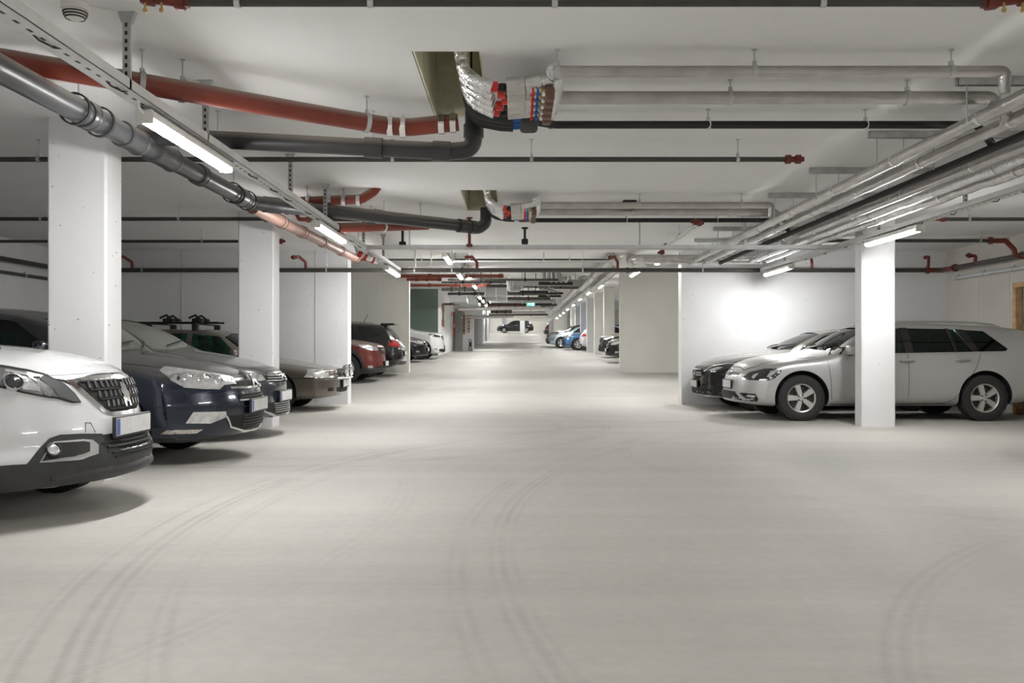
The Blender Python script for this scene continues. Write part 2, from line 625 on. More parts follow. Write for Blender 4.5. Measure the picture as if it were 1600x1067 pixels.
for k, (x, y, z0, z1) in enumerate(((-3.0, 51.9, 1.9, 3.2), (-2.72, 51.9, 2.0, 3.1))):
    r = thing('timber_post', ('brown timber batten with brackets on the white service wall', 'second brown timber batten nearer the wall corner')[k], 'batten', (x, y, z0))
    mb = MB(); mb.box(x - .04, x + .04, y, y + .1, z0, z1); mb.build('batten', M_ply if k == 0 else M_wood, r)
    for q in range(3):
        zz = z0 + .2 + q * .4
        mb = MB(); mb.box(x - .06, x + .06, y - .02, y, zz, zz + .05); mb.build('bracket', M_dark, r)
# upright bicycle-like trolley by the service wall
r = thing('folded_trolley', 'small dark folded trolley leaning on the white service wall', 'trolley', (-2.6, 51.6, .93))
mb = MB(); mb.tube(fillet([(-2.68, 51.6, 1.0), (-2.68, 51.7, 1.6), (-2.56, 51.7, 1.6), (-2.56, 51.6, 1.0)], .05), .02, 8); mb.build('trolley_frame', M_rubber, r)
mb = MB(); mb.bbox(-2.69, -2.55, 51.5, 51.68, 1.2, 1.45, .03); mb.build('bag', M_dark, r)
for x in (-2.68, -2.56):
    mb = MB(); mb.lathe([(-.02, .02), (-.02, .09), (.02, .09), (.02, .02)], (1, 0, 0), (x, 51.6, 1.02), 20); mb.build('wheel', M_rubber, r)

# timber frame standing at the right wall
r = thing('timber_door_frame', 'unpainted timber door frame at the beige wall behind the silver estate', 'door frame', (8.14, 14.4, 0))
mb = MB(); mb.bbox(8.09, 8.2, 14.50, 14.60, 0, 2.05, .006, 1); mb.build('post', M_wood, r)
mb = MB(); mb.bbox(8.09, 8.2, 13.55, 13.65, 0, 2.05, .006, 1); mb.build('post', M_wood, r)
mb = MB(); mb.bbox(8.09, 8.2, 13.55, 14.60, 2.05, 2.13, .006, 1); mb.build('lintel', M_wood, r)
mb = MB(); mb.box(8.10, 8.19, 13.65, 14.5, 0.02, .1); mb.build('sill_rail', M_wood, r)

# ================================================================ lamps
lamp_label = []


def make_lamp():
    r = thing('tube_lamp', 'x', 'lamp', (0, 0, 0), 'tube lamps under the trays')
    mb = MB()
    mb.bbox(-.05, .05, -.76, .76, .012, .065, .014, 2)
    for y in (-.45, .45):
        mb.box(-.012, .012, y - .02, y + .02, .06, .10)
    mb.build('housing', M_white, r)
    n = 10
    mb = MB()
    prof = [(math.cos(math.pi + math.pi * k / n) * .047, .022 + math.sin(math.pi + math.pi * k / n) * .042) for k in range(n + 1)]
    mb.prism(prof, lambda a, b: (a, -.735, b), lambda a, b: (a, .735, b))
    mb.build('diffuser', M_diff, r)
    for y in (-.75, .75):
        mb = MB(); mb.bbox(-.052, .052, y - .018, y + .018, -.02, .066, .012, 2); mb.build('end_cap', M_white, r)
    mb = MB(); mb.tube(fillet([(0, -.765, .04), (0, -.83, .05), (.02, -.9, .12)], .04), .007, 6); mb.build('lead', M_white, r)
    return r


proto = make_lamp()


def lamp(x, y, z, label):
    global proto
    o = proto if not lamp_label else link_copy(proto)
    o.location = (x, y, z)
    o['label'] = label
    lamp_label.append(label)


HL, HR = EYE + 1.355, EYE + 1.352
LN = ['first', 'second', 'third', 'fourth', 'fifth', 'sixth', 'seventh', 'eighth', 'ninth', 'tenth']
for k, y in enumerate((6.06, 10.62, 15.95)):
    lamp(-2.2, y, HL, ('large bright tube lamp under the left tray near the black pipes', 'tube lamp under the left tray above the dark blue saloon', 'tube lamp at the end of the left tray by the cross tray')[k])
for k, y in enumerate((10.95, 15.72)):
    lamp(4.6, y, HR, ('tube lamp under the right tray in front of the concrete pillar', 'tube lamp under the right tray above the black and silver cars')[k])
for k, (y, h) in enumerate(((18.6, 1.84), (22.6, 1.82), (27.2, 2.15), (30.8, 2.13), (34.9, 1.99), (38.4, 2.04), (42.5, 2.06), (47.3, 1.97), (53.7, 1.9))):
    lamp(-1.42, y, EYE + h, LN[k] + ' tube lamp of the far left row, counted from the cross tray')
for k, (y, h) in enumerate(((18.35, 1.80), (22.5, 1.88), (31.5, 2.2), (36.7, 2.28), (41.6, 2.3), (46.4, 2.26), (51.5, 2.26), (56, 2.24), (60.3, 2.24), (64.7, 2.22))):  # first lamp is added, hidden by the lagged header, to brighten the cream walls
    lamp(3.0, y, EYE + h, LN[k] + ' tube lamp of the far right row, whose first is added unseen, counted from the cross tray')
# rows that light the part of the garage behind the viewer, then added unseen rows to brighten the far end
for k, y in enumerate((1.1, -3.8, -8.7)):
    lamp(-2.2, y, HL, LN[k] + ' tube lamp of the left row behind the viewer')
for k, y in enumerate((6.05, 1.1, -3.8, -8.7)):
    lamp(4.6, y, HR, LN[k] + ' tube lamp of the right row level with or behind the viewer')
for k, y in enumerate((72, 80, 88, 95, 101, 106, 111, 115.5)):
    for sx in (-1, 1):
        lamp(2.0 * sx, y, ce(y) - .2, LN[k] + ' tube lamp of the ' + ('left' if sx < 0 else 'right') + ' row added unseen past the far ducts as extra light')


# ================================================================ services under the ceiling
def rodset(r, pts, pr, rr=.005, names='hanger_rod', top=None):
    """threaded rods from the ceiling to a ring round the pipe"""
    for p in pts:
        p = Vector(p)
        mb = MB()
        zt = top if top is not None else ce(p.y)
        mb.tube([p + Vector((0, 0, pr)), (p.x, p.y, zt)], rr, 8)
        mb.lathe([(0, .018), (.006, .018), (.006, .004)], (0, 0, -1), (p.x, p.y, zt), 12)
        h = mb.build(names, M_steel, r)


def ring(r, p, d, pr, w=.014, th=.006, m=None, name='clamp'):
    mb = MB()
    mb.lathe([(-w, pr), (-w, pr + th), (w, pr + th), (w, pr)], d, p, 24, closed=True)
    u = Vector(d).normalized()
    if name != 'rubber_ring':
        mb.box(-.012, .012, -.012, .012, pr, pr + .03, M=Matrix.Translation(p))
    return mb.build(name, m or M_steel, r)


def pipe(name, label, cat, pts, rad, m, R=.12, hang=(), clamps=(), joints=(), group=None, n=16, rodr=.005, jm=None, run='pipe_run'):
    """hang: positions along X/Y (points on the axis); clamps / joints: (point, direction)"""
    r = thing(name, label, cat, tuple(pts[0]), group)
    mb = MB()
    mb.tube(fillet(pts, R, 8), rad, n)
    mb.build(run, m, r)
    rodset(r, hang, rad, rodr)
    d = (Vector(pts[1]) - Vector(pts[0])).normalized()
    for p in hang:
        ring(r, Vector(p), d, rad)
    for p, dd in clamps:
        ring(r, Vector(p), dd, rad, .02, .008)
    for p, dd, w, th in joints:
        mb = MB()
        mb.lathe([(-w, rad), (-w, rad + th), (-w + .025, rad + th), (-w + .03, rad + th * .75), (w - .01, rad + th * .75), (w, rad + th * .4), (w, rad)], dd, p, 24, closed=True)
        mb.build('socket', jm or m, r)
    return r


def red_elbow(name, label, p, pts, rad=.028, group='red sprinkler fittings'):
    """grooved red elbows and tees with bolted couplings"""
    r = thing(name, label, 'pipe fitting', tuple(p), group)
    P = [Vector(q) for q in pts]
    mb = MB(); mb.tube(fillet(P, rad * 1.2, 5), rad, 12); mb.build('elbow', M_redv, r)
    for i, q in enumerate(P):
        d = (P[min(i + 1, len(P) - 1)] - P[max(i - 1, 0)]).normalized()
        if 0 < i < len(P) - 1:
            continue
        mb = MB()
        mb.lathe([(-.022, rad), (-.022, rad * 1.5), (.022, rad * 1.5), (.022, rad)], d, q, 14, closed=True)
        mb.box(-rad * 1.9, rad * 1.9, -.018, .018, -.02, .02, M=Matrix.Translation(q))
        mb.build('coupling', M_redv, r)
    return r


V = Vector
GR = 'dark sprinkler pipes across the ceiling'
# --- sprinkler cross pipes
y = 4.38
z = EYE + (545 - 5) * y / F
r = pipe('sprinkler_pipe', 'dark pipe crossing the ceiling nearest the viewer, red valves at both ends', 'pipe', [(-1.65, y, z), (2.33, y, z)], .017, M_darkp, hang=[(x, y, z) for x in (-1.36, -.71, .19, 1.5)], group=GR)
red_elbow('valve_cluster', 'red valve cluster at the left end of the nearest cross pipe', (-1.67, y, z), [(-1.79, y, z + .02), (-1.64, y, z)], .022)
red_elbow('valve_cluster', 'red valve cluster at the right end of the nearest cross pipe', (2.36, y, z), [(2.32, y, z), (2.48, y, z + .02)], .022)
for x in (-1.80, -1.72, 2.37, 2.46):
    mb = MB(); mb.tube([(x, y - .03, z - .01), (x, y - .03, z - .045)], .006, 8); mb.lathe([(0, .012), (.014, .01), (.016, .001)], (0, 0, -1), (x, y - .03, z - .04), 10)
    simple('drain_cock', mb, M_brass, ('brass drain cock under the ' + ('left' if x < 0 else 'right') + ' valve cluster, ' + ('outer' if x in (-1.80, 2.46) else 'inner') + ' one'), 'tap')
y, z = 8.0, EYE + 296 * 8 / F
pipe('sprinkler_pipe', 'dark pipe crossing the ceiling behind the black elbow pipe, capped red', 'pipe', [(XL, y, z), (2.46, y, z)], .023, M_darkp,
     hang=[(x, y, z) for x in (-7.2, -4.26, -3.16, -1.1, .14, 1.98)], group=GR)
red_elbow('end_cap', 'red end cap on the dark pipe behind the black elbow', (2.47, y, z), [(2.43, y, z), (2.52, y, z)], .027)
y, z = 11.7, EYE + 203 * 11.7 / F
pipe('sprinkler_pipe', 'dark pipe in front of the second left pillar, red cap at its end', 'pipe', [(XL, y, z), (-3.22, y, z)], .026, M_darkp, hang=[(-6.2, y, z), (-4.4, y, z)], group=GR)
red_elbow('end_cap', 'red end cap of the pipe before the second left pillar', (-3.2, y, z), [(-3.26, y, z), (-3.16, y, z - .02)], .03)
pipe('sprinkler_pipe', 'dark pipe running right from a red valve behind the left tray', 'pipe', [(-2.75, y + .05, z), (-1.2, y + .05, z)], .026, M_darkp, hang=[(-1.9, y + .05, z)], group=GR)
red_elbow('valve_cluster', 'red bent valve beside the left tray, above the second pillar', (-2.9, y, z + .07), [(-3.0, y + .05, z + .1), (-2.88, y + .05, z + .08), (-2.84, y + .05, z), (-2.72, y + .05, z)], .026)
y, z = 14.0, EYE + 168 * 14 / F
pipe('sprinkler_pipe', 'dark pipe passing behind the second left pillar', 'pipe', [(XL, y, z), (-3.72, y, z)], .024, M_darkp, hang=[(-6.9, y, z), (-4.9, y, z)], group=GR)
red_elbow('end_cap', 'red end cap just right of the second left pillar', (-3.7, y, z), [(-3.75, y, z), (-3.66, y, z)], .03)
# --- main pipe round the walls
y, z = 16.8, 2.536
r = pipe('sprinkler_main', 'long dark main pipe along the side walls and across under the cross walls', 'pipe',
         [(XL + .2, 3, z), (XL + .2, y, z), (XR - .22, y, z), (XR - .22, 9, z)], .042, M_darkp, R=.16,
         hang=[], joints=[(V((x, y, z)), (1, 0, 0), .03, .012) for x in (-5.1, -1.0, 2.1, 6.9)])
for x in (-7.0, -3.55, -1.9, -1.2, 1.25, 3.5, 7.0):
    rodset(r, [(x, y, z)], .042)
    ring(r, V((x, y, z)), (1, 0, 0), .042)
for k, (px, lab) in enumerate(((207, 'behind the dark blue saloon roof'), (478, 'right of the second left pillar'), (745, 'left of the lane middle'), (965, 'under the silver pipe bend'), (1268, 'above the silver estate bonnet'), (1450, 'right of the pillar at the silver estate'))):
    x = (px - CX) * y / F
    s = -1 if px < 800 else 1
    red_elbow('sprinkler_riser', 'red bent riser on the dark main pipe, ' + lab, (x, y - .05, z), [(x - .16, y - .28, z + .21), (x - .08, y - .2, z + .23), (x, y - .02, z + .15), (x, y, z + .02)], .027)
red_elbow('pipe_corner', 'red coupled corner of the dark main pipe at the right wall', (7.95, y, z), [(7.72, y, z), (XR - .22, y, z), (XR - .22, y - .5, z)], .046)
red_elbow('branch_valve', 'red side valve on the main pipe just before the right corner', (8.0, 16.0, z + .1), [(XR - .22, 15.6, z), (XR - .2, 15.6, z + .14), (XR - .32, 15.6, z + .15)], .03)
# right-hand pipes
y, z = 12.06, EYE + 1.745
pipe('sprinkler_pipe', 'dark pipe at the top right, red valve at its free end', 'pipe', [(5.72, y, z), (XR, y, z)], .026, M_darkp, hang=[(6.1, y, z), (7.6, y, z)], group=GR)
red_elbow('valve_cluster', 'red valve on the free end of the top right pipe', (5.6, y, z), [(5.48, y, z - .03), (5.6, y, z), (5.75, y, z)], .024)
y, z = 14.2, EYE + 1.714
pipe('sprinkler_pipe', 'dark pipe behind the right pillar leading to the red bend at the wall', 'pipe', [(4.5, y, z), (7.56, y, z)], .028, M_darkp, hang=[(5.4, y, z), (7.36, y, z)], group=GR)
red_elbow('sprinkler_bend', 'red S shaped bend dropping to the main pipe on the right wall', (7.7, y, z), [(7.52, y, z), (7.76, y, z), (7.9, y, z - .14), (7.9, y - .02, z - .24), (XR - .22, y - .05, 2.536)], .04)
# conduits on the walls
for s, x in ((-1, XL + .02), (1, XR - .02)):
    nm = 'left' if s < 0 else 'right'
    zc_ = EYE + (1.28 if s < 0 else 1.31)
    r = thing('cable_conduit', ('thin grey conduit clipped to the dim left wall' if s < 0 else 'pale conduit with clips along the beige right wall'), 'conduit', (x, 10, zc_))
    mb = MB(); mb.tube([(x - s * .03, 6, zc_), (x - s * .03, 16.7, zc_)], .032, 10); mb.build('conduit_run', M_grey if s < 0 else M_steelm, r)
    for k in range(12):
        ring(r, V((x - s * .03, 6.3 + k * .93, zc_)), (0, 1, 0), .032, .02, .006, M_steel, 'clip')
# left wall pipe hanger, thin pipe along Y on the right
y0, y1, z = 12.0, 14.85, EYE + 1.70
r = pipe('sprinkler_branch', 'grey pipe running away from the viewer with red ends, right of the lane', 'pipe', [(2.48, y0, z), (2.48, y1, z)], .022, M_steel, hang=[(2.48, 12.5, z), (2.48, 13.6, z)])
red_elbow('end_cap', 'red tee on the near end of the grey lengthwise pipe', (2.48, y0, z), [(2.40, y0, z), (2.48, y0, z), (2.48, y0 + .1, z)], .03)
red_elbow('end_cap', 'red coupling on the far end of the grey lengthwise pipe', (2.48, y1, z), [(2.48, y1 - .04, z), (2.48, y1 + .06, z), (2.42, y1 + .08, z - .1)], .03)
red_elbow('sprinkler_fitting', 'small red fitting above the cross tray in mid lane', (-.66, 12.75, EYE + 1.5), [(-.66, 12.75, 2.93), (-.66, 12.75, EYE + 1.47)], .022)

# --- red drain pipe, upper left
P = [V((-6.5, 4.8, 2.855)), at(0, 92, 5.45), at(210, 129, 5.57), at(480, 176, 6.35), at(600, 196, 6.72), at(640, 199, 6.78), at(716, 191, 6.8)]
r = thing('red_drain_pipe', 'thick dull red drain pipe sloping from the upper left to the first opening', 'pipe', tuple(P[1]))
mb = MB(); mb.tube(fillet(P, .3, 8), .066, 24); mb.build('pipe_run', M_red, r)
dr = (P[3] - P[1]).normalized()
for q in (at(222, 131, 5.60), at(285, 142, 5.79), at(573, 191.5, 6.63)):
    rodset(r, [q], .066)
    ring(r, q, dr, .066, .016, .010)
for q in (at(610, 197, 6.735), at(630, 199, 6.765), at(690, 194, 6.79), at(708, 192, 6.8)):
    ring(r, q, (1, 0, .0), .066, .022, .008, M_chrome, 'pipe_coupling')
# second red drain pipe, behind
P2 = [at(470, 315, 10.42), at(565, 311, 10.45), at(584, 299, 10.47), at(590, 290, 10.47)]
r = thing('red_drain_pipe', 'short red drain pipe rising to the ceiling beside the left tray', 'pipe', tuple(P2[0]))
mb = MB(); mb.tube(fillet(P2, .12, 8), .055, 20); mb.build('pipe_run', M_red, r)
for px in (482, 515, 537, 560):
    q = at(px, 313.5, 10.43)
    ring(r, q, (1, 0, 0), .055, .022, .008, M_chrome if px != 537 else M_steel, 'pipe_coupling')
rodset(r, [at(480, 314, 10.42), at(537, 312, 10.44)], .055)
P3 = [at(528, 356, 10.9), at(668, 352, 11.9)]
r = pipe('red_drain_pipe', 'red drain pipe passing under the second black branch pipe', 'pipe', P3, .06, M_red, hang=[at(600, 354, 11.38)])

# --- grey / black soil pipe along the left
XB = -2.88
B0 = [V((XB, 1.0, EYE + 1.54)), V((XB, 9.75, EYE + 1.59))]
r = thing('soil_pipe', 'thick grey soil pipe running away from the viewer along the upper left', 'pipe', tuple(B0[0]))
mb = MB(); mb.tube(B0, .08, 28); mb.build('pipe_run', M_grey, r)


def bp_(yy):
    return V((XB, yy, EYE + 1.54 + (yy - 1) / 8.75 * .05))


for yy, w in ((4.5, .10), (6.02, .06), (6.7, .16), (7.3, .22), (8.15, .07), (9.35, .12)):
    mb = MB()
    mb.lathe([(-w, .08), (-w, .093), (-w + .02, .098), (-w + .04, .098), (-w + .045, .092), (w - .045, .092), (w - .04, .098), (w - .02, .098), (w, .093), (w, .08)], (0, 1, 0), bp_(yy), 28, closed=True)
    mb.build('socket', M_grey, r)
for yy in (5.85, 6.2, 9.1, 9.6):
    ring(r, bp_(yy), (0, 1, 0), .096, .016, .010, M_rubber, 'rubber_ring')
rodset(r, [bp_(yy) + V((0, 0, 0)) for yy in (5.9, 7.65, 9.15)], .09)
# branch 1
C = [V((XB, 7.02, EYE + 1.70)), at(260, 214, 7.03), at(700, 237, 7.06), at(740, 234, 7.06)]
C[0] = V((XB, 7.02, bp_(7.02).z + .06))
r = thing('soil_branch_pipe', 'black branch pipe with an elbow turning up to the first opening', 'pipe', tuple(C[1]))
mb = MB(); mb.tube(fillet(C + [V((C[-1].x, 7.06, 2.95))], .13, 8), .068, 24); mb.build('pipe_run', M_black, r)
dC = (C[2] - C[1]).normalized()
for q, w in ((at(584, 231, 7.045), .07), (at(690, 236.5, 7.06), .07), (at(236, 212, 7.03), .09)):
    mb = MB(); mb.lathe([(-w, .068), (-w, .08), (w, .08), (w, .068)], dC, q, 24, closed=True); mb.build('socket', M_black, r)
mb = MB(); mb.lathe([(-.05, .068), (-.05, .08), (.05, .08), (.05, .068)], (0, 0, 1), at(740, 205, 7.06), 24, closed=True); mb.build('socket', M_black, r)
rodset(r, [at(340, 218, 7.035), at(583, 231, 7.045)], .075)
# branch 2
D = [V((XB + .02, 9.75, bp_(9.75).z)), at(440, 322, 10.05), at(715, 352, 11.9), at(748, 357, 12.0), at(760, 348, 11.95)]
r = thing('soil_branch_pipe', 'black branch pipe sloping to the second opening behind the left tray', 'pipe', tuple(D[1]))
mb = MB(); mb.tube(fillet(D[:-1] + [V((-.40, 12.02, 2.75)), V((-.40, 12.02, 2.95))], .1, 8), .078, 24); mb.build('pipe_run', M_black, r)
dD = (D[2] - D[1]).normalized()
for q, w in ((at(425, 320.5, 9.95), .10), (at(590, 338.6, 11.06), .05), (at(722, 353, 11.92), .07), (at(738, 355, 11.97), .05)):
    mb = MB(); mb.lathe([(-w, .078), (-w, .09), (w, .09), (w, .078)], dD, q, 24, closed=True); mb.build('socket', M_black, r)
rodset(r, [at(480, 326.5, 10.3), at(657, 346, 11.5)], .08)
# pale brown continuation
K = [V((XB, 9.8, EYE + 1.545)), V((XB, 16.2, EYE + 1.63))]
r = thing('pale_brown_pipe', 'pinkish brown pipe continuing the grey soil pipe towards the cross wall', 'pipe', tuple(K[0]))
mb = MB(); mb.tube(K, .07, 24); mb.build('pipe_run', M_copper, r)
for yy in (10.9, 12.0, 13.3, 14.7, 16.1):
    q = K[0].lerp(K[1], (yy - 9.7) / 6.5)
    mb = MB(); mb.lathe([(-.06, .07), (-.06, .082), (.04, .082), (.06, .074), (.06, .07)], (0, 1, 0), q, 24, closed=True); mb.build('socket', M_copper, r)
    ring(r, q + V((0, .05, 0)), (0, 1, 0), .078, .01, .006, M_rubber, 'rubber_ring')

# --- cable trays
def tray_material():
    m = mat('perforated_tray', (.70, .70, .69), .5, .25, var=.06, scale=8).copy()
    nt = m.node_tree
    N, L = nt.nodes, nt.links
    b = N['Principled BSDF']
    prev = b.inputs['Base Color'].links[0].from_socket
    tc = N.new('ShaderNodeTexCoord')
    sp = N.new('ShaderNodeSeparateXYZ')
    L.new(tc.outputs['Object'], sp.inputs[0])

    def mth(op, a, c):
        n = N.new('ShaderNodeMath')
        n.operation = op
        for i, v in enumerate((a, c)):
            if isinstance(v, (int, float)):
                n.inputs[i].default_value = v
            else:
                L.new(v, n.inputs[i])
        return n.outputs[0]
    fr = mth('FRACT', mth('MULTIPLY', sp.outputs['Y'], 9.0), 0)
    slot = mth('LESS_THAN', mth('ABSOLUTE', mth('SUBTRACT', fr, .5), 0), .2)
    band = mth('LESS_THAN', mth('ABSOLUTE', sp.outputs['X'], 0), .009)
    mk = mth('MULTIPLY', slot, band)
    mi = N.new('ShaderNodeMix')
    mi.data_type = 'RGBA'
    L.new(mk, mi.inputs['Factor'])
    L.new(prev, mi.inputs['A'])
    mi.inputs['B'].default_value = (.03, .03, .03, 1)
    L.new(mi.outputs['Result'], b.inputs['Base Color'])
    return m


M_tray = tray_material()


def tray(label, x, y0, y1, z, w=.06, h=.06, group='cable trays', squig=True):
    r = thing('cable_tray', label, 'cable tray', (x, y0, z), group)
    mb = MB()
    mb.box(x - w, x + w, y0, y1, z, z + .004)
    mb.box(x - w, x - w + .003, y0, y1, z, z + h)
    mb.box(x + w - .003, x + w, y0, y1, z, z + h)
    mb.build('tray_channel', M_tray, r)
    mb = MB()
    for k in range(3):
        pts = [(x - .03 + .02 * k + .012 * math.sin(yy * 3 + k * 2), yy, z + .018 + .004 * k) for yy in np.arange(y0, y1, .25)]
        mb.tube(pts, .008, 6)
    mb.build('cables', M_dark, r)['kind'] = 'stuff'
    if squig:
        random.seed(3)
        yy = max(y0, 3.4)
        while yy < y1 - .5:
            mb = MB()
            x0 = x + random.uniform(-.03, .0)
            pts = [(x0, yy, z + .01), (x0 + .012, yy + .05, z - .012), (x0 + .03, yy + .11, z - .016), (x0 + .02, yy + .17, z - .008), (x0 + .045, yy + .23, z + .01)]
            mb.tube(fillet(pts, .04, 4), .005, 6)
            mb.build('cable_tie', M_dark, r)
            yy += random.uniform(.45, .9)
    return r


def strut(r, x, y, z0, z1, w=.02):
    """perforated hanger strut with a splayed top plate"""
    mb = MB()
    mb.box(x - w, x + w, y - .004, y + .004, z0, z1)
    mb.box(x - w, x - w + .004, y, y + .022, z0, z1)
    mb.box(x + w - .004, x + w, y, y + .022, z0, z1)
    mb.prism([(-.05, 0), (.05, 0), (.026, -.06), (-.026, -.06)], lambda a, b: (x + a, y - .008, z1 + b), lambda a, b: (x + a, y + .03, z1 + b))
    s = mb.build('hanger_strut', M_steel, r)
    mb = MB()
    zz = z0 + .03
    while zz < z1 - .08:
        mb.box(x - .007, x + .007, y - .0055, y - .004, zz, zz + .022)
        zz += .045
    mb.build('slots', M_dark, s)['kind'] = 'stuff'


HT = EYE + 1.44
t = tray('perforated cable tray along the upper left carrying the large tube lamp', -2.2, -2, 16.72, HT)
for y in (4.97, 6.23, 8.58, 10.15, 12.7, 14.6):
    strut(t, -2.16, y, HT, ce(y))
t = tray('cable tray along the upper right passing in front of the pillar', 4.62, 2, 16.72, HT - .005, squig=True)
for y in (9.2, 11.4, 13.6, 15.4):
    strut(t, 4.62, y, HT, ce(y))


def cross_tray(label, x0, x1, y, z, w=.05, h=.06, hang=()):
    r = thing('cable_tray', label, 'cable tray', (x0, y, z), 'cable trays')
    mb = MB()
    mb.box(x0, x1, y - w, y + w, z, z + .004)
    mb.box(x0, x1, y - w, y - w + .003, z, z + h)
    mb.box(x0, x1, y + w - .003, y + w, z, z + h)
    mb.build('tray_channel', M_steelm, r)
    mb = MB()
    for k in range(2):
        mb.tube([(xx, y - .02 + .03 * k + .008 * math.sin(xx * 4 + k), z + .02) for xx in np.arange(x0, x1, .3)], .009, 6)
    mb.build('cables', M_dark, r)['kind'] = 'stuff'
    for x in hang:
        mb = MB(); mb.box(x - .012, x + .012, y - .01, y + .01, z, ce(y)); mb.build('hanger_strut', M_steel, r)


cross_tray('cable tray crossing the lane between the left and right trays', -2.15, 4.58, 12.9, EYE + 1.43, hang=(-1.53, 1.78, 3.3))
cross_tray('short cable tray turning right at the end of the left tray', -2.14, -1.45, 16.95, EYE + 1.43, hang=(-1.9, -1.6))
cross_tray('thin cable tray crossing the lane under the cream ceiling', -1.4, 2.2, 19.3, EYE + 1.86, .04, .04, hang=(-1.0, .6))
t = tray('cable tray over the first far left lamps', -1.42, 17.7, 24, EYE + 1.93, squig=False)
for y in (18.6, 21, 23.5):
    mb = MB(); mb.box(-1.44, -1.40, y - .01, y + .01, EYE + 1.93, ce(y)); mb.build('hanger_strut', M_steel, t)
t = tray('cable tray of the far left lamp row', -1.42, 24.4, 55, EYE + 2.26, squig=False)
for y in (25, 30, 36, 44, 52):
    mb = MB(); mb.box(-1.44, -1.40, y - .01, y + .01, EYE + 2.26, ce(y)); mb.build('hanger_strut', M_steel, t)
t = tray('cable tray of the far right lamp row', 3.0, 30, 68, EYE + 2.36, squig=False)
for y in (31, 36, 44, 52, 60):
    mb = MB(); mb.box(2.98, 3.02, y - .01, y + .01, EYE + 2.36, ce(y)); mb.build('hanger_strut', M_steel, t)

# smoke detectors and ceiling gadgets
def detector(x, y, label, s=1.):
    zc = ce(y)
    r = thing('smoke_detector', label, 'smoke detector', (x, y, zc), 'smoke detectors')
    mb = MB(); mb.lathe([(0, .062 * s), (.02 * s, .064 * s), (.03 * s, .06 * s), (.034 * s, .02 * s)], (0, 0, -1), (x, y, zc), 32); mb.build('base', M_white, r)
    mb = MB(); mb.lathe([(.032 * s, .02 * s), (.032 * s, .056 * s), (.062 * s, .045 * s), (.078 * s, .02 * s), (.08 * s, .001)], (0, 0, -1), (x, y, zc), 32); mb.build('dome', M_white, r)
    for k, (h, rr) in enumerate(((.040, .0555), (.052, .052), (.064, .0455))):
        mb = MB(); mb.lathe([(h * s, rr * s * .98), (h * s, rr * s * 1.012), (h * s + .005 * s, rr * s * .985), (h * s + .005 * s, rr * s * .9)], (0, 0, -1), (x, y, zc), 32, closed=True); mb.build('vent_ring', M_dark, r)


detector(-2.39, 4.86, 'white round smoke detector near the left tray at the ceiling', 1.15)
detector(1.45, 18.8, 'small smoke detector on the cream ceiling past the cross tray', 1.6)
mb = MB(); mb.tube([(-2.33, 4.86, ce(5) - .012), (-2.2, 4.95, ce(5) - .012)], .006, 6)
simple('conduit_stub', mb, M_white, 'thin white conduit from the smoke detector to the hanger', 'conduit')
mb = MB(); mb.tube([(4.5, 14.6, 2.905), (8.15, 14.6, 2.905)], .013, 8)
simple('conduit_run', mb, M_white, 'thin pale conduit along the ceiling behind the right pillar', 'conduit')
mb = MB(); mb.tube([(-3.3, 6.23, 2.915), (-2.2, 6.23, 2.915)], .010, 8)
simple('conduit_run', mb, M_white, 'thin pale conduit on the ceiling above the grey soil pipe', 'conduit')
for k, (px, py, Y) in enumerate(((988, 317, 11.3), (820, 377, 13.8), (629, 381, 13.9))):
    p = at(px, py, Y)
    r = thing('ceiling_camera', ('dark ceiling bracket beside the lower foil pipes', 'small dark camera on the ceiling in mid lane', 'small dark camera left of mid lane')[k], 'camera', tuple(p))
    mb = MB(); mb.tube([p, (p.x, p.y, ce(Y))], .02, 10); mb.lathe([(0, .05), (.02, .05)], (0, 0, -1), (p.x, p.y, ce(Y)), 16); mb.build('stalk', M_rubber, r)
    mb = MB(); mb.bbox(p.x - .12 if k == 0 else p.x - .05, p.x + .05, p.y - .05, p.y + .06, p.z - .045, p.z + .035, .012); mb.build('camera_body', M_rubber, r)

# --- silver pipes along the right
RB = [('upper', 3.2, EYE + 1.59, .048, M_lag, 16.45), ('second', 3.46, EYE + 1.59, .048, M_lag, 16.45), ('black', 3.72, EYE + 1.565, .034, M_rubber, 16.3),
      ('short', 3.98, EYE + 1.585, .045, M_lag, 12.5), ('fifth', 4.22, EYE + 1.585, .055, M_foilw, 16.2), ('outer', 4.44, EYE + 1.575, .055, M_foil, 16.0)]
labs = {'upper': 'silver lagged pipe nearest the lane of the right hand bundle', 'second': 'second silver lagged pipe from the lane in the right hand bundle',
        'black': 'black insulated pipe in the middle of the right hand bundle', 'short': 'silver pipe of the right hand bundle that ends early, capped',
        'fifth': 'crinkled foil pipe second from the outer edge of the right bundle', 'outer': 'crinkled foil pipe at the outer edge of the right bundle'}
for (k, x, z, rad, m, y1) in RB:
    r = thing('lagged_pipe', labs[k], 'pipe', (x, 2.0, z), 'lengthwise pipes of the right bundle')
    mb = MB()
    if k in ('fifth', 'outer'):
        ys = np.arange(1.5, y1, .22)
        pts = [(x + random.uniform(-.006, .006), yy, z + random.uniform(-.006, .006)) for yy in ys]
        mb.tube(pts, rad, 16, rad=[rad * random.uniform(.93, 1.05) for _ in ys])
    else:
        mb.tube([(x, 1.5, z), (x, y1, z)], rad, 20)
    mb.build('pipe_run', m, r)
    if k != 'black':
        for yy in np.arange(2.4, y1 - .2, 1.4):
            mb = MB(); mb.lathe([(-.02, rad), (-.02, rad + .003), (.02, rad + .003), (.02, rad)], (0, 1, 0), (x, yy + x * .3, z), 20, closed=True); mb.build('foil_tape', M_foilw, r)
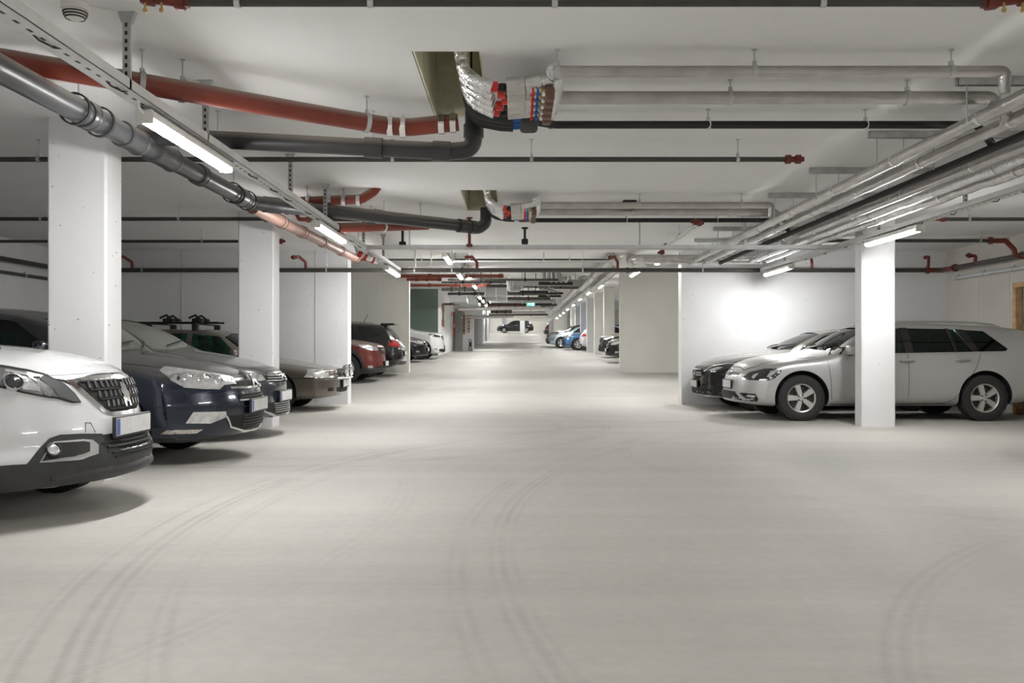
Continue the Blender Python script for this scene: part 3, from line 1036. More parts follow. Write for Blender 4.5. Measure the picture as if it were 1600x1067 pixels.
for k, y in enumerate((4.6, 6.16, 7.7, 9.25, 10.75, 12.25, 13.75, 15.2)):
    r = thing('support_rail', LN[min(k, 8)] + ' grey steel support rail above the right hand pipes, counted from the viewer', 'rail', (3.04, y, 2.88), 'support rails at the ceiling')
    mb = MB()
    mb.box(3.03, 4.55, y - .022, y + .022, 2.92, 2.93); mb.box(3.03, 4.55, y - .022, y - .018, 2.87, 2.92); mb.box(3.03, 4.55, y + .018, y + .022, 2.87, 2.92); mb.box(3.03, 3.034, y - .022, y + .022, 2.87, 2.92)
    mb.build('rail_channel', M_steel, r)
    for x in (3.10, 3.33, 3.59, 3.85, 4.10, 4.33):
        mb = MB(); mb.tube([(x, y, 2.60), (x, y, 2.92)], .006, 8); mb.build('hanger_rod', M_steel, r)
# cross piece that joins them past the cross tray
z = EYE + 1.64
r = pipe('lagged_header', 'thick silver lagged pipe crossing above the right cross wall end', 'pipe', [(2.2, 17.0, z), (2.2, 16.4, z), (4.5, 16.4, z)], .085, M_foil, R=.14, hang=[(3.0, 16.4, z), (4.0, 16.4, z)])
for k, (x, z0, y0) in enumerate(((2.2, 1.70, 17.0), (2.6, 1.72, 17.5))):
    r = thing('lagged_pipe', ('silver pipe continuing up the lane from the lagged header', 'outer silver pipe continuing up the lane beside the first')[k], 'pipe', (x, y0, EYE + z0), 'far lengthwise pipes')
    mb = MB(); mb.tube(fillet([(x, y0, EYE + z0), (x, 18.6, EYE + z0 + .05), (x, 20.5, EYE + 2.08), (x, 30.2, EYE + 2.05)], .4), .11, 18); mb.build('pipe_run', M_lag, r)
    mb = MB(); mb.lathe([(-.04, .11), (-.04, .118), (.04, .118), (.04, .11)], (0, 1, 0), (x, 25, EYE + 2.06), 18, closed=True); mb.build('foil_tape', M_foilw, r)
for k, (x, h) in enumerate(((2.35, 2.38), (2.8, 2.34))):
    r = thing('lagged_pipe', ('far silver pipe left of the right lamp row', 'far silver pipe next to the right lamp row')[k], 'pipe', (x, 31, EYE + h), 'far lengthwise pipes')
    mb = MB(); mb.tube([(x, 31, EYE + h), (x, 70, EYE + h)], .13, 16); mb.build('pipe_run', M_lag, r)
    mb = MB()
    for yy in (36, 45, 55):
        mb.lathe([(-.06, .13), (-.06, .14), (.06, .14), (.06, .13)], (0, 1, 0), (x, yy, EYE + h), 16, closed=True)
    mb.build('foil_tape', M_foilw, r)

# --- foil bundles coming out of the openings and the cross pipes they feed
def foil_bundle(y0, big, lab):
    """five lagged risers bending to valves, a foil wrapped block and brown balancing valves"""
    x0 = -.30
    rows = [y0 + .10 + .15 * k for k in range(5)]
    r = thing('lagged_riser_bundle', 'bundle of foil wrapped risers bending out of the ' + lab + ' ceiling opening', 'pipe bundle', (x0, y0 + .3, 2.9), 'foil riser bundles')
    for k, yy in enumerate(rows):
        mb = MB()
        yb = yy + .05
        pts = [(-.36, yb, 3.7), (-.36, yb, 3.0), (-.345, yb, 2.88), (-.27, yy, 2.775), (-.15, yy, 2.735 - .004 * k)]
        P_ = fillet(pts, .16, 6)
        mb.tube(P_, .05, 14, rad=[.04 * random.uniform(.86, 1.14) for _ in P_])
        mb.build('lagged_riser', M_foilw, r)
        sx = (.0, .045, .07, .03, .0)[k]
        mb = MB(); mb.lathe([(0, .026), (.0, .034), (.05, .034), (.05, .026)], (1, 0, -.05), (-.165 + sx, yy, 2.737), 14); mb.build('red_collar', M_redb, r)
        mb = MB(); mb.bbox(-.112 + sx, -.06 + sx, yy - .024, yy + .024, 2.705, 2.755, .01); mb.build('black_coupling', M_rubber, r)
    b = thing('lagged_manifold', 'foil wrapped pipe block with red and blue caps below the ' + lab + ' ceiling opening', 'pipe manifold', (0, y0 + .35, 2.74), 'foil manifolds')
    for k, yy in enumerate(rows):
        mb = MB()
        pts = [(-.06, yy, 2.735), (.06, yy, 2.745), (.17, yy - .01, 2.76), (.235, yy - .02, 2.775)]
        P_ = fillet(pts, .1, 4)
        mb.tube(P_, .056, 12, rad=[.058 * random.uniform(.94, 1.06) for _ in P_])
        mb.build('lagged_branch', M_foil, b)
        for q, (m, dx) in enumerate(((M_redb, .06), (M_blue, .09), (M_white, .125))):
            mb = MB(); mb.tube([(.05 + dx, yy - .03, 2.72), (.05 + dx, yy - .07, 2.67)], .007, 8); mb.lathe([(0, .012), (.02, .012), (.02, .002)], V((0, -.04, -.05)), (.05 + dx, yy - .07, 2.675), 10)
            mb.build(('red_cap', 'blue_cap', 'white_cap')[q], m, b)
        mb = MB(); mb.tube([(.16, yy - .05, 2.695), (.25, yy - .05, 2.70)], .014, 8); mb.build('brass_union', M_brass, b)
        mb = MB(); mb.bbox(.185, .245, yy - .09, yy - .02, 2.63, 2.715, .014); mb.build('balancing_valve', M_brown, b)
    mb = MB(); P_ = [(.245, y0 + .0, 2.80), (.26, y0 + .35, 2.79), (.245, y0 + .82, 2.775)]
    mb.tube(fillet(P_, .2), .055, 14); mb.build('header_pipe', M_foilw, b)
    # black insulated condensate pipes
    c = thing('insulated_hose_set', 'black rubber insulated hoses curving out of the ' + lab + ' ceiling opening', 'hoses', (-.3, y0 + 1.2, 2.85), 'rubber hose sets')
    for k in range(3):
        yy = y0 + 1.05 + .12 * k
        mb = MB(); mb.tube(fillet([(-.37, yy, 3.6), (-.37, yy, 2.95), (-.30, yy, 2.81), (-.12, yy, 2.775), (-.02, yy, 2.77)], .14, 6), .034, 14); mb.build('hose', M_rubber, c)
    for k in range(3):
        mb = MB(); mb.tube(fillet([(-.05, y0 + 1.05 + .12 * k, 2.78), (.0, y0 + 1.06 + .12 * k, 2.775), (.05, y0 + 1.05 + .12 * k, 2.78)], .03), .022, 8); mb.build('blue_cable', M_blue, c)
    mb = MB(); mb.bbox(.03, .17, y0 + 1.02, y0 + 1.40, 2.745, 2.83, .03); mb.build('hose_joint', M_rubber, c)


foil_bundle(5.63, 1, 'first')
foil_bundle(10.56, 0, 'second')
GA = 'lagged pipes crossing to the right bundle'
for (dy, lab) in ((0, 'first'), (5.2, 'second')):
    ya, yb, yc = 5.6 + dy, 6.23 + dy, 7.0 + dy
    z = EYE + 1.732
    xe = 3.06 if dy == 0 else 3.08
    r = pipe('lagged_cross_pipe', 'thin silver cross pipe nearer the viewer from the ' + lab + ' manifold', 'pipe', [(.24, ya, z), (xe, ya, z), (xe, ya + .02, EYE + 1.6)], .036, M_lag, R=.035,
             hang=[(x, ya, z) for x in (.26, 1.49, 2.72)], group=GA)
    z = EYE + 1.745
    r = pipe('lagged_cross_pipe', 'thicker silver cross pipe farther from the viewer from the ' + lab + ' manifold', 'pipe', [(.22, yb, z), (3.3, yb, z), (3.42, yb, EYE + 1.6)], .045, M_lag, R=.06,
             hang=[(x, yb, z) for x in (.16, 1.49, 2.72)], group=GA)
    z = EYE + 1.75
    r = pipe('black_cross_pipe', 'black insulated cross pipe running right from the ' + lab + ' hose joint', 'pipe', [(.1, yc - .2, z - .02), (.3, yc, z), (3.6, yc, z), (3.72, yc, EYE + 1.6)], .03, M_rubber, R=.08,
             hang=[(x, yc, z) for x in (.28, 1.5, 2.73)], group='black cross pipes')

# --- far ceiling clutter
M_duct = mat('grey_duct', (.36, .37, .365), .5, .3, var=.1, scale=2)
M_olive = mat('olive_brown_pipe', (.085, .078, .055), .6)
pipe('sprinkler_pipe', 'thin dark pipe under the cream ceiling past the cross tray', 'pipe', [(-8, 20, EYE + 1.99), (3.1, 20, EYE + 1.99)], .022, M_darkp, hang=[(x, 20, EYE + 1.99) for x in (-2.1, -1.1, 1.2)], group=GR)
for k, (Y, py, x0, x1, lab) in enumerate(((25.9, 431, -3.4, -.35, 'nearest of the far red pipes beyond the main pipe'), (26.3, 436, -3.2, -2.2, 'short red pipe beside the far red pipes'), (31.0, 445.5, -3.9, -.85, 'red pipe in front of the green wall'), (45.0, 475.0, -4.0, -1.6, 'dark red pipe under the far ducts'))):
    z = EYE + (545 - py) * Y / F
    pipe('red_drain_pipe', lab, 'pipe', [(x0, Y, z), (x1, Y, z)], .055, M_red, hang=[((x0 + x1) / 2 + .5, Y, z)], joints=[(V((x0 + (x1 - x0) * q, Y, z)), (1, 0, 0), .05, .015) for q in (.3, .6, .97)], jm=M_redv, n=12)
foilz = []
for k, (px0, px1, py, Y, hgt, dep, lab) in enumerate(((757, 793, 453, 33, .22, .5, 'upper pale ventilation duct box left of mid lane'), (759, 793, 462, 37, .20, .5, 'lower pale ventilation duct box left of mid lane'),
                                                     (800, 915, 442, 28.5, .10, .12, 'long greenish duct crossing at the far silver pipes'), (764, 868, 470, 39, .08, .4, 'flat grey duct under the duct boxes'))):
    a, b_ = at(px0, py, Y), at(px1, py, Y)
    r = thing('ventilation_duct', lab, 'duct', (a.x, Y, a.z), 'far ventilation ducts')
    mb = MB(); mb.bbox(a.x, b_.x, Y, Y + dep, a.z - hgt, a.z + hgt, .02, 1); mb.build('duct_run', M_duct, r)
    for q in (0.02, .5, .97):
        xx = a.x + (b_.x - a.x) * q
        mb = MB(); mb.box(xx - .02, xx + .02, Y - .03, Y + dep + .03, a.z - hgt - .03, a.z + hgt + .03); mb.build('flange', M_steel, r)
    mb = MB(); mb.box(a.x + .3, a.x + .33, Y + .1, Y + .13, a.z + hgt, ce(Y)); mb.box(b_.x - .33, b_.x - .3, Y + .1, Y + .13, a.z + hgt, ce(Y)); mb.build('hanger', M_steel, r)
for k, (pts, rad, lab, m) in enumerate((
        ([at(716, 482, 44.4), at(860, 480, 44.4)], .11, 'long pale pipe crossing the lane below the exit sign', M_lag),
        ([at(766, 489, 47), at(852, 488, 47)], .07, 'thin pale pipe crossing behind the long pale pipe', M_lag),
        ([at(720, 496, 52), at(803, 494, 52)], .09, 'pale pipe crossing left of the lowest far pipe', M_lag),
        ([at(800, 492, 55), at(810, 498, 55), at(862, 498, 55)], .12, 'lowest far white pipe spanning the view of the dark car', M_wallw),
        ([at(795, 436, 27.6), at(797, 452, 28), at(810, 452, 29), at(818, 440, 29.5)], .09, 'bent galvanised duct hanging in mid lane', M_steelm),
        ([at(757, 440, 32), at(905, 440, 32)], .05, 'dark pipe crossing above the duct boxes', M_darkp),
        ([at(745, 471, 41), at(835, 472, 41)], .06, 'dark pipe crossing just above the long pale pipe', M_darkp),
        ([at(760, 447, 30), at(905, 446, 30)], .05, 'dark olive pipe crossing under the green duct', M_darkp),
        ([at(845, 478, 44), at(870, 476, 44)], .06, 'short dark pipe right of the black drop pipe', M_darkp))):
    r = thing('far_service_pipe', lab, 'pipe', tuple(pts[0]), 'far service pipes')
    mb = MB(); mb.tube(fillet(pts, .15, 5), rad, 12); mb.build('pipe_run', m, r)
    for q in (.25, .75):
        p = V(pts[0]).lerp(V(pts[-1]), q) if len(pts) == 2 else V(pts[1])
        mb = MB(); mb.tube([(p.x, p.y, p.z), (p.x, p.y, ce(p.y))], .012, 6); mb.build('hanger_rod', M_steel, r)
        if len(pts) != 2:
            break
for k, (px0, px1, py, Y, rad, m, lab) in enumerate((
        (700, 872, 437, 27.3, .035, M_darkp, 'slim dark pipe under the first far foil cluster'), (690, 800, 441, 29.0, .03, M_darkp, 'slim dark pipe left of mid lane under the far red pipes'),
        (808, 905, 446.5, 29.8, .07, M_olive, 'thick olive pipe below the greenish duct'), (735, 852, 459, 35, .06, M_olive, 'olive pipe between the two duct boxes'),
        (790, 856, 456, 34, .05, M_rubber, 'black pipe right of the duct boxes'), (745, 860, 466.5, 38.5, .07, M_darkp, 'dark pipe above the exit sign'),
        (762, 822, 475.5, 41.5, .10, mat('dark_red_brown', (.07, .02, .016), .5), 'dark red brown pipe left of the exit sign'), (836, 862, 474, 41.8, .09, M_rubber, 'black pipe right of the exit sign'),
        (766, 800, 486, 45.5, .12, M_olive, 'brown wedge shaped pipe below the long pale pipe'), (765, 856, 491.5, 49, .06, M_darkp, 'dark pipe among the lowest far pipes'), (700, 760, 459, 34.2, .05, M_darkp, 'dark pipe beside the far left lamps'),
        (690, 742, 452, 32, .06, M_olive, 'olive pipe reaching the white stair wall'))):
    a, b_ = at(px0, py, Y), at(px1, py, Y)
    r = thing('far_service_pipe', lab, 'pipe', tuple(a), 'far service pipes')
    mb = MB(); mb.tube([a, b_], rad, 12); mb.build('pipe_run', m, r)
    for q in (.3, .7):
        p = a.lerp(b_, q)
        mb = MB(); mb.tube([p, (p.x, p.y, ce(Y))], .014, 6); mb.build('hanger_rod', M_rubber, r)
        mb = MB(); mb.lathe([(-.03, rad), (-.03, rad + .02), (.03, rad + .02), (.03, rad)], (1, 0, 0), p, 12, closed=True); mb.build('clamp', M_rubber, r)
for k, (x0, x1, Y, lab) in enumerate(((.9, 1.35, 28, 'first'), (1.5, 1.9, 31, 'second'), (1.0, 1.5, 36.5, 'third'), (1.2, 1.6, 40, 'fourth'), (1.2, 1.6, 46, 'fifth'))):
    r = thing('foil_pipe_cluster', lab + ' far cluster of foil wrapped pipes at the ceiling, counted up the lane', 'pipe bundle', (x0, Y, ce(Y) - .35), 'far foil clusters')
    for q in range(4):
        mb = MB(); xx = x0 + (x1 - x0) * q / 3
        mb.tube(fillet([(xx, Y + .5, ce(Y) - .05), (xx, Y + .2, ce(Y) - .3), (xx + .2, Y - .5, ce(Y) - .4)], .2), .06, 10); mb.build('lagged_branch', M_foilw if q % 2 else M_lag, r)
    mb = MB(); mb.tube([(x0 - .2, Y - .45, ce(Y) - .46), (x1 + .4, Y - .45, ce(Y) - .46)], .05, 10); mb.build('black_header', M_rubber, r)
for k, (px, py, Y, w, h) in enumerate(((731, 471, 40.5, .45, .10), (740, 487, 46, .45, .10), (716, 467, 37.2, .33, .09))):
    p = at(px, py, Y)
    r = thing('ventilation_duct', ('sloping grey duct tray beside the far left lamps', 'lower sloping grey duct tray beside the far left lamps', 'grey duct end above the narrow doors')[k], 'duct', tuple(p), 'far ventilation ducts')
    mb = MB(); mb.bbox(p.x - w, p.x + w, p.y, p.y + (4 if k < 2 else 2.8), p.z - h, p.z + h, .02, 1); mb.build('duct_run', mat('darker_grey_duct', (.30, .32, .32), .5, .4), r)  # one even grey, slightly darker than the duct boxes
    mb = MB(); mb.box(p.x - w - .02, p.x + w + .02, p.y - .03, p.y, p.z - h - .03, p.z + h + .03); mb.build('flange', M_steelm, r)
    mb = MB(); mb.box(p.x - .02, p.x + .02, p.y + .5, p.y + .54, p.z + h, ce(Y)); mb.build('hanger', M_steel, r)
p = at(569, 402, 13.5)
r = thing('lagged_pipe_tail', 'foil wrapped pipe with red collars hanging beside the left tray end', 'pipe bundle', tuple(p))
mb = MB(); mb.tube(fillet([at(556, 390, 13.5) + V((0, 0, .1)), at(562, 397, 13.5), at(588, 408, 13.9)], .1), .045, 12); mb.build('lagged_branch', M_foilw, r)
for q in ((562, 397, 13.5), (570, 402, 13.6), (582, 406, 13.8)):
    mb = MB(); mb.lathe([(-.03, .03), (-.03, .052), (.03, .052), (.03, .03)], (1, .3, -.4), at(*q), 12, closed=True); mb.build('red_collar', M_redb, r)
mb = MB(); mb.tube([at(560, 393, 13.5), (at(560, 393, 13.5).x, 13.5, 2.93)], .006, 6); mb.build('hanger_rod', M_steel, r)
# green exit sign
p = at(829.5, 475, 40)
r = thing('exit_sign', 'lit green and white exit sign hanging over the far lane', 'sign', tuple(p))
mb = MB(); mb.bbox(p.x - .18, p.x + .18, 40.0, 40.06, p.z - .085, p.z + .085, .01, 1); mb.build('sign_box', M_white, r)
mb = MB(); mb.box(p.x - .165, p.x + .165, 39.99, 40.0, p.z - .07, p.z + .07); mb.build('green_face', mat('exit_green', (.0, .42, .30), .4, emit=1.2), r)
mb = MB(); q = p
mb.box(q.x + .04, q.x + .12, 39.985, 39.99, q.z - .055, q.z + .055)
mb.prism([(-.13, 0), (-.08, .035), (-.08, .014), (-.02, .014), (-.02, -.014), (-.08, -.014), (-.08, -.035)], lambda a, b: (q.x + a, 39.985, q.z + b), lambda a, b: (q.x + a, 39.99, q.z + b))
mb.build('pictogram', mat('exit_white', (.9, 1., .97), .4, emit=1.5), r)
mb = MB(); mb.box(p.x - .1, p.x - .08, 40.02, 40.04, p.z + .08, ce(40)); mb.box(p.x + .08, p.x + .1, 40.02, 40.04, p.z + .08, ce(40)); mb.build('hanger', M_steel, r)


# ================================================================ cars
def mono(tab):
    """monotone cubic interpolation through (x, y) points"""
    x = np.array([p[0] for p in tab], float)
    y = np.array([p[1] for p in tab], float)
    h = np.diff(x)
    d = np.diff(y) / h
    m = np.zeros_like(x)
    m[0], m[-1] = d[0], d[-1]
    for i in range(1, len(x) - 1):
        if d[i - 1] * d[i] > 0:
            w1, w2 = 2 * h[i] + h[i - 1], h[i] + 2 * h[i - 1]
            m[i] = (w1 + w2) / (w1 / d[i - 1] + w2 / d[i])

    def f(q):
        q = min(max(float(q), x[0]), x[-1])
        i = int(min(max(np.searchsorted(x, q) - 1, 0), len(h) - 1))
        t = (q - x[i]) / h[i]
        return float((2 * t**3 - 3 * t * t + 1) * y[i] + (t**3 - 2 * t * t + t) * h[i] * m[i] + (-2 * t**3 + 3 * t * t) * y[i + 1] + (t**3 - t * t) * h[i] * m[i + 1])
    return f


M_inner = mat('car_inside', (.022, .022, .024), .8)
M_seat = mat('seat_cloth', (.035, .035, .038), .85, bump=.1, bscale=80)
M_tyre = mat('tyre_rubber', (.03, .029, .028), .8, var=.2, scale=30, bump=.2, bscale=60)
M_rim = mat('alloy_rim', (.62, .61, .59), .35, .75, var=.06, scale=20)
M_rimd = mat('dark_brake_metal', (.05, .05, .05), .6, .4)  # dark grey metal of the brake discs and wheel bolts
M_plast = mat('black_bumper_plastic', (.030, .031, .033), .5, var=.15, scale=12, bump=.12, bscale=120, dust=.35)
M_gloss = mat('gloss_black', (.008, .008, .009), .1, coat=.6)
M_gap = mat('panel_gap', (.012, .012, .012), .8)
M_plate = mat('number_plate', (.70, .70, .70), .4, var=.10, scale=14)
M_pblue = mat('plate_band', (.06, .12, .42), .4)
M_lamp = mat('headlamp_reflector', (.80, .81, .82), .14, .8, var=.25, scale=14, bump=.35, bscale=22, coat=1.)
M_lampd = mat('dark_headlamp', (.035, .035, .038), .12, .3, var=.4, scale=20, bump=.2, bscale=25, coat=1.)
M_lens = mat('lamp_lens', (.78, .79, .80), .12, .75, coat=1.)
M_tail = mat('red_tail_lamp', (.45, .012, .012), .12, coat=1.)
M_amber = mat('amber_lens', (.75, .30, .05), .2, coat=1.)
M_ltrim = mat('satin_trim', (.55, .55, .54), .35, .8)
glass('clear_glass', (.62, .72, .68))
glass('green_glass', (.35, .60, .52))
glass('tinted_glass', (.15, .33, .28))
def dust_reflection_glass():  # dust and the grey ceiling reflection, both put in as a diffuse layer
    m = MATS['clear_glass'].copy()
    m.name = 'dust_reflection_windscreen'
    N, L = m.node_tree.nodes, m.node_tree.links
    o = N['Material Output']
    df = N.new('ShaderNodeBsdfDiffuse')
    df.inputs[0].default_value = (.42, .42, .38, 1)
    mx = N.new('ShaderNodeMixShader')
    mx.inputs[0].default_value = .30
    L.new(o.inputs[0].links[0].from_socket, mx.inputs[1])
    L.new(df.outputs[0], mx.inputs[2])
    L.new(mx.outputs[0], o.inputs[0])
    return m


M_gdust_refl = dust_reflection_glass()
M_gl, M_glg, M_glt = MATS['clear_glass'], MATS['green_glass'], MATS['tinted_glass']
M_gdark = mat('dark_window', (.012, .016, .016), .04, spec=.6)


class Car:
    """A car body lofted along its length: s runs from the nose to the tail, w is half width, z height."""

    def __init__(c, name, label, X, Y, rot, spec, paint, nst=84, hollow=True, cat='car', group=None):
        c.sp = spec
        c.L, c.W = spec['L'], spec['W']
        c.root = thing(name, label, cat, (X, Y, fl(Y)), group, rot)
        c.rot = rot
        ORG[c.root.name] = Vector()
        c.Mx = Matrix.Translation((X, Y, fl(Y))) @ Matrix.Rotation(rot, 4, 'Z')
        c.top = mono(spec['top'])
        c.ws = mono(spec['ws'])
        c.prof = mono(spec['prof'])
        c.rprof = mono(spec['rprof'])
        c.zb = mono(spec.get('zb', [(0, .26), (.6, .2), (c.L - .7, .2), (c.L, .34)]))
        c.paint = paint
        c.body(nst, hollow)

    # -- shape functions
    def topz(c, s, w):
        L, W = c.L, c.W
        bow = .22 if s < .6 * L else -.16
        q = abs(w) / W
        z = c.top(s - bow * q * q)
        return z - c.sp.get('crown', .05) * q * q - c.sp.get('edge', .05) * q**7

    def wid(c, s, z):
        t = (s / c.L - .5) * 2
        return c.ws(z) * (1 - .05 * max(t, 0)**4 - .03 * max(-t, 0)**4)

    def xf(c, w, z):
        return c.prof(z) + c.sp.get('pa', .42) * (abs(w) / c.W)**c.sp.get('pp', 3.2)

    def xr(c, w, z):
        return c.rprof(z) + c.sp.get('ra', .22) * (abs(w) / c.W)**3.5

    def ring(c, s):
        ss = min(max(s, 0), c.L)
        zb = c.zb(ss)
        wc = c.W
        for _ in range(14):
            zc = c.topz(ss, wc)
            wc = .5 * wc + .5 * c.wid(ss, zc)
        zc = c.topz(ss, wc)
        pts = []
        wb = c.wid(ss, zb) - .05
        for k in range(4):
            pts.append([wb * k / 4, zb])
        NS, NT = 24, 16
        for k in range(NS + 1):
            u = k / NS
            z = zb + (zc - zb) * u
            w = c.wid(ss, z)
            if k == 0:
                w, z = wb, zb
            pts.append([w, z])
        for k in range(1, NT + 1):
            u = k / NT
            w = wc * (1 - u)**1.0
            pts.append([w, c.topz(ss, w)])
        P = np.array(pts)
        for _ in range(c.sp.get('smooth', 3)):
            Q = P.copy()
            Q[2:-2] = .25 * P[1:-3] + .5 * P[2:-2] + .25 * P[3:-1]
            P = Q
        P[0, 0] = 0
        P[-1, 0] = 0
        return P

    def pos(c, s, w, z):
        k = .035
        a = c.xf(w, z)
        s = .5 * (s + a + math.sqrt((s - a)**2 + k * k))
        b = c.L - c.xr(w, z)
        s = .5 * (s + b - math.sqrt((s - b)**2 + k * k))
        return (-s, w, z)

    def body(c, nst, hollow):
        L = c.L
        st = [-.03]
        u = np.linspace(0, 1, nst)
        st += list(L * (u - .10 * np.sin(2 * np.pi * u) / (2 * np.pi) * 1.6)[1:-1])
        st += [.02, .05, .09, .14, L - .02, L - .05, L - .1, L + .03]
        st = sorted(st)
        rings = [c.ring(s) for s in st]
        m = len(rings[0])
        full = 2 * m - 2
        vs, fs = [], []

        def addring(s, P):
            b = len(vs)
            for (w, z) in P:
                vs.append(c.pos(s, w, z))
            for (w, z) in P[-2:0:-1]:
                x, w2, z2 = c.pos(s, w, z)
                vs.append((x, -w2, z2))
            return b

        def join(a, b):
            for k in range(full):
                k2 = (k + 1) % full
                fs.append((a + k, a + k2, b + k2, b + k))
        bs = [addring(s, P) for s, P in zip(st, rings)]
        for a, b in zip(bs, bs[1:]):
            join(a, b)
        for (s, P, b0) in ((st[0], rings[0], bs[0]), (st[-1], rings[-1], bs[-1])):
            zc = .5 * (P[0, 1] + P[-1, 1])
            prev = b0
            for q in (.94, .86, .74, .6, .45, .3, .15):
                R = np.array([[w * q, zc + (z - zc) * q] for w, z in P])
                b = addring(s, R)
                join(prev, b)
                prev = b
            i = len(vs)
            vs.append(c.pos(s, 0, zc))
            for k in range(full):
                fs.append((prev + k, prev + (k + 1) % full, i))
        mb = MB()
        mb.add(vs, fs)
        c.bvh = BVHTree.FromPolygons([Vector(v) for v in vs], fs)
        body = mb.build('body', [c.paint, M_inner], c.root, 50)
        c.bodyo = body
        cut = MB()
        if hollow:
            c.cabin(cut)
        c.arches(body, cut if hollow else None, hollow)

    # -- cut the wheel arches, the hollow cabin and the window openings
    def boolean(c, body, mb):
        t = mb.build('cut', M_inner, c.root, 30)
        md = body.modifiers.new('b', 'BOOLEAN')
        md.operation = 'DIFFERENCE'
        md.object = t
        md.solver = 'EXACT'
        md.material_mode = 'TRANSFER'
        bpy.context.view_layer.update()
        dg = bpy.context.evaluated_depsgraph_get()
        me = bpy.data.meshes.new_from_object(body.evaluated_get(dg))
        body.modifiers.clear()
        if len(me.polygons) > 50:
            body.data = me
            me.set_sharp_from_angle(angle=math.radians(40))
        bpy.data.objects.remove(t)

    def arches(c, body, cut, hollow):
        sp = c.sp
        for s in sp['axles']:
            for sd in (-1, 1):
                m = MB()
                m.lathe([(c.W - .34, 1e-4), (c.W - .34, sp['arch']), (c.W + .3, sp['arch'] + .02), (c.W + .3, 1e-4)], (0, sd, 0), (-s, 0, sp['wr'] + .01), 44)
                c.boolean(body, m)
        if not hollow:
            return
        c.boolean(body, cut)
        for poly in sp.get('win', []):
            m = MB()
            m.prism(poly, lambda a, b: (-a, -1.2, b), lambda a, b: (-a, 1.2, b))
            c.boolean(body, m)
        for key in ('ws_poly', 'rw_poly'):
            if key in sp:
                s0, s1, poly = sp[key]
                full = poly + [(-y, z) for y, z in poly[::-1]]
                m = MB()
                m.prism(full, lambda a, b: (-s0, a, b), lambda a, b: (-s1, a, b))
                c.boolean(body, m)

    def cabin(c, mb):
        sp = c.sp
        zf = sp['cab_z']
        s0, s1 = sp['cab']
        n = 14
        rows = []
        for k in range(n + 1):
            s = s0 + (s1 - s0) * k / n
            zt = max(zf + .02, c.topz(s, 0) - .055)
            wt = min(max(.05, c.wid(s, zt + .05) - .07), c.W - .1)
            ze = max(zf + .015, min(c.topz(s, wt) - .055, zt))
            wt2 = max(.05, c.wid(s, ze) - .055)
            wb = c.wid(s, zf) - .07
            zm = zf + (ze - zf) * .5
            wm = c.wid(s, zm) - .06
            rows.append([(-wb, zf), (-wm, zm), (-wt2, ze), (0, zt), (wt2, ze), (wm, zm), (wb, zf)])
        vs, fs = [], []
        for k, r in enumerate(rows):
            s = s0 + (s1 - s0) * k / n
            vs += [(-s, w, z) for w, z in r]
        q = len(rows[0])
        for k in range(n):
            for i in range(q):
                j = (i + 1) % q
                fs.append((k * q + i, k * q + j, (k + 1) * q + j, (k + 1) * q + i))
        fs.append(tuple(range(q)))
        fs.append(tuple(range(n * q, n * q + q)))
        mb.add(vs, fs)

    # -- projecting outlines on the body
    def hit(c, mode, a, b, side=1):
        """mode front/rear: a=w b=z; side: a=s b=z; wrap: a=degrees from straight ahead, b=z; top: a=s, b=w"""
        if mode == 'front':
            o, d = Vector((3, a, b)), Vector((-1, 0, 0))
        elif mode == 'rear':
            o, d = Vector((-c.L - 3, a, b)), Vector((1, 0, 0))
        elif mode == 'side':
            o, d = Vector((-a, 3 * side, b)), Vector((0, -side, 0))
        elif mode == 'top':
            o, d = Vector((-a, b, 4)), Vector((0, 0, -1))
        else:
            t = math.radians(a)
            ctr = Vector((-c.sp.get('wc', 1.1), 0, b))
            d = -Vector((math.cos(t), math.sin(t), 0))
            o = ctr - d * 4
        h = c.bvh.ray_cast(o, d)
        if h[0] is None:
            h = c.bvh.find_nearest(o + d * (4 if mode == 'wrap' else 3))
        n = h[1]
        if n.dot(d) > 0:
            n = -n
        return h[0], n

    def patch(c, name, poly, m, mode='wrap', off=.004, th=.012, div=4, side=1, parent=None, mirror=False, both=False, kind=None, bump=None):
        """a moulding that follows the body inside an outline; both builds two objects, mirror joins the two halves in one"""
        if both:
            return [c.patch(name, poly, m, mode, off, th, div, sd, parent, kind=kind) for sd in ((1, -1) if mode != 'side' else (1, -1))]
        sets = [poly] if not mirror else [poly, None]
        mb = MB()
        for which in range(2 if mirror else 1):
            sgn = -1 if (which == 1 or (side < 0 and mode in ('wrap', 'front', 'rear'))) else 1
            bm = bmesh.new()
            vv = [bm.verts.new((p[0], p[1] * (60 if mode == 'wrap' else 1), 0)) for p in poly]
            f = bm.faces.new(vv)
            bmesh.ops.triangulate(bm, faces=[f])
            for _ in range(6):
                lim = {'wrap': 5.5}.get(mode, .11) * 4 / div
                ed = [e for e in bm.edges if e.calc_length() > lim]
                if not ed:
                    break
                bmesh.ops.subdivide_edges(bm, edges=ed, cuts=1)
                bmesh.ops.triangulate(bm, faces=bm.faces[:])
            bm.verts.index_update()
            outer, inner = [], []
            for v in bm.verts:
                a, b = v.co.x, v.co.y / (60 if mode == 'wrap' else 1)
                p, n = c.hit(mode, a * sgn if mode in ('wrap', 'front', 'rear') else a, b, side)
                if mode == 'top' and which == 1:
                    p, n = c.hit(mode, a, -b, side)
                outer.append(p + n * off)
                inner.append(p + n * (off - th))
            nv = len(outer)
            fs = [[v.index for v in f.verts] for f in bm.faces]
            fs += [[i + nv for i in f[::-1]] for f in fs]
            for e in bm.edges:
                if len(e.link_faces) == 1:
                    a, b = e.verts[0].index, e.verts[1].index
                    fs.append([a, b, b + nv, a + nv])
            bm.free()
            mb.add(outer + inner, fs)
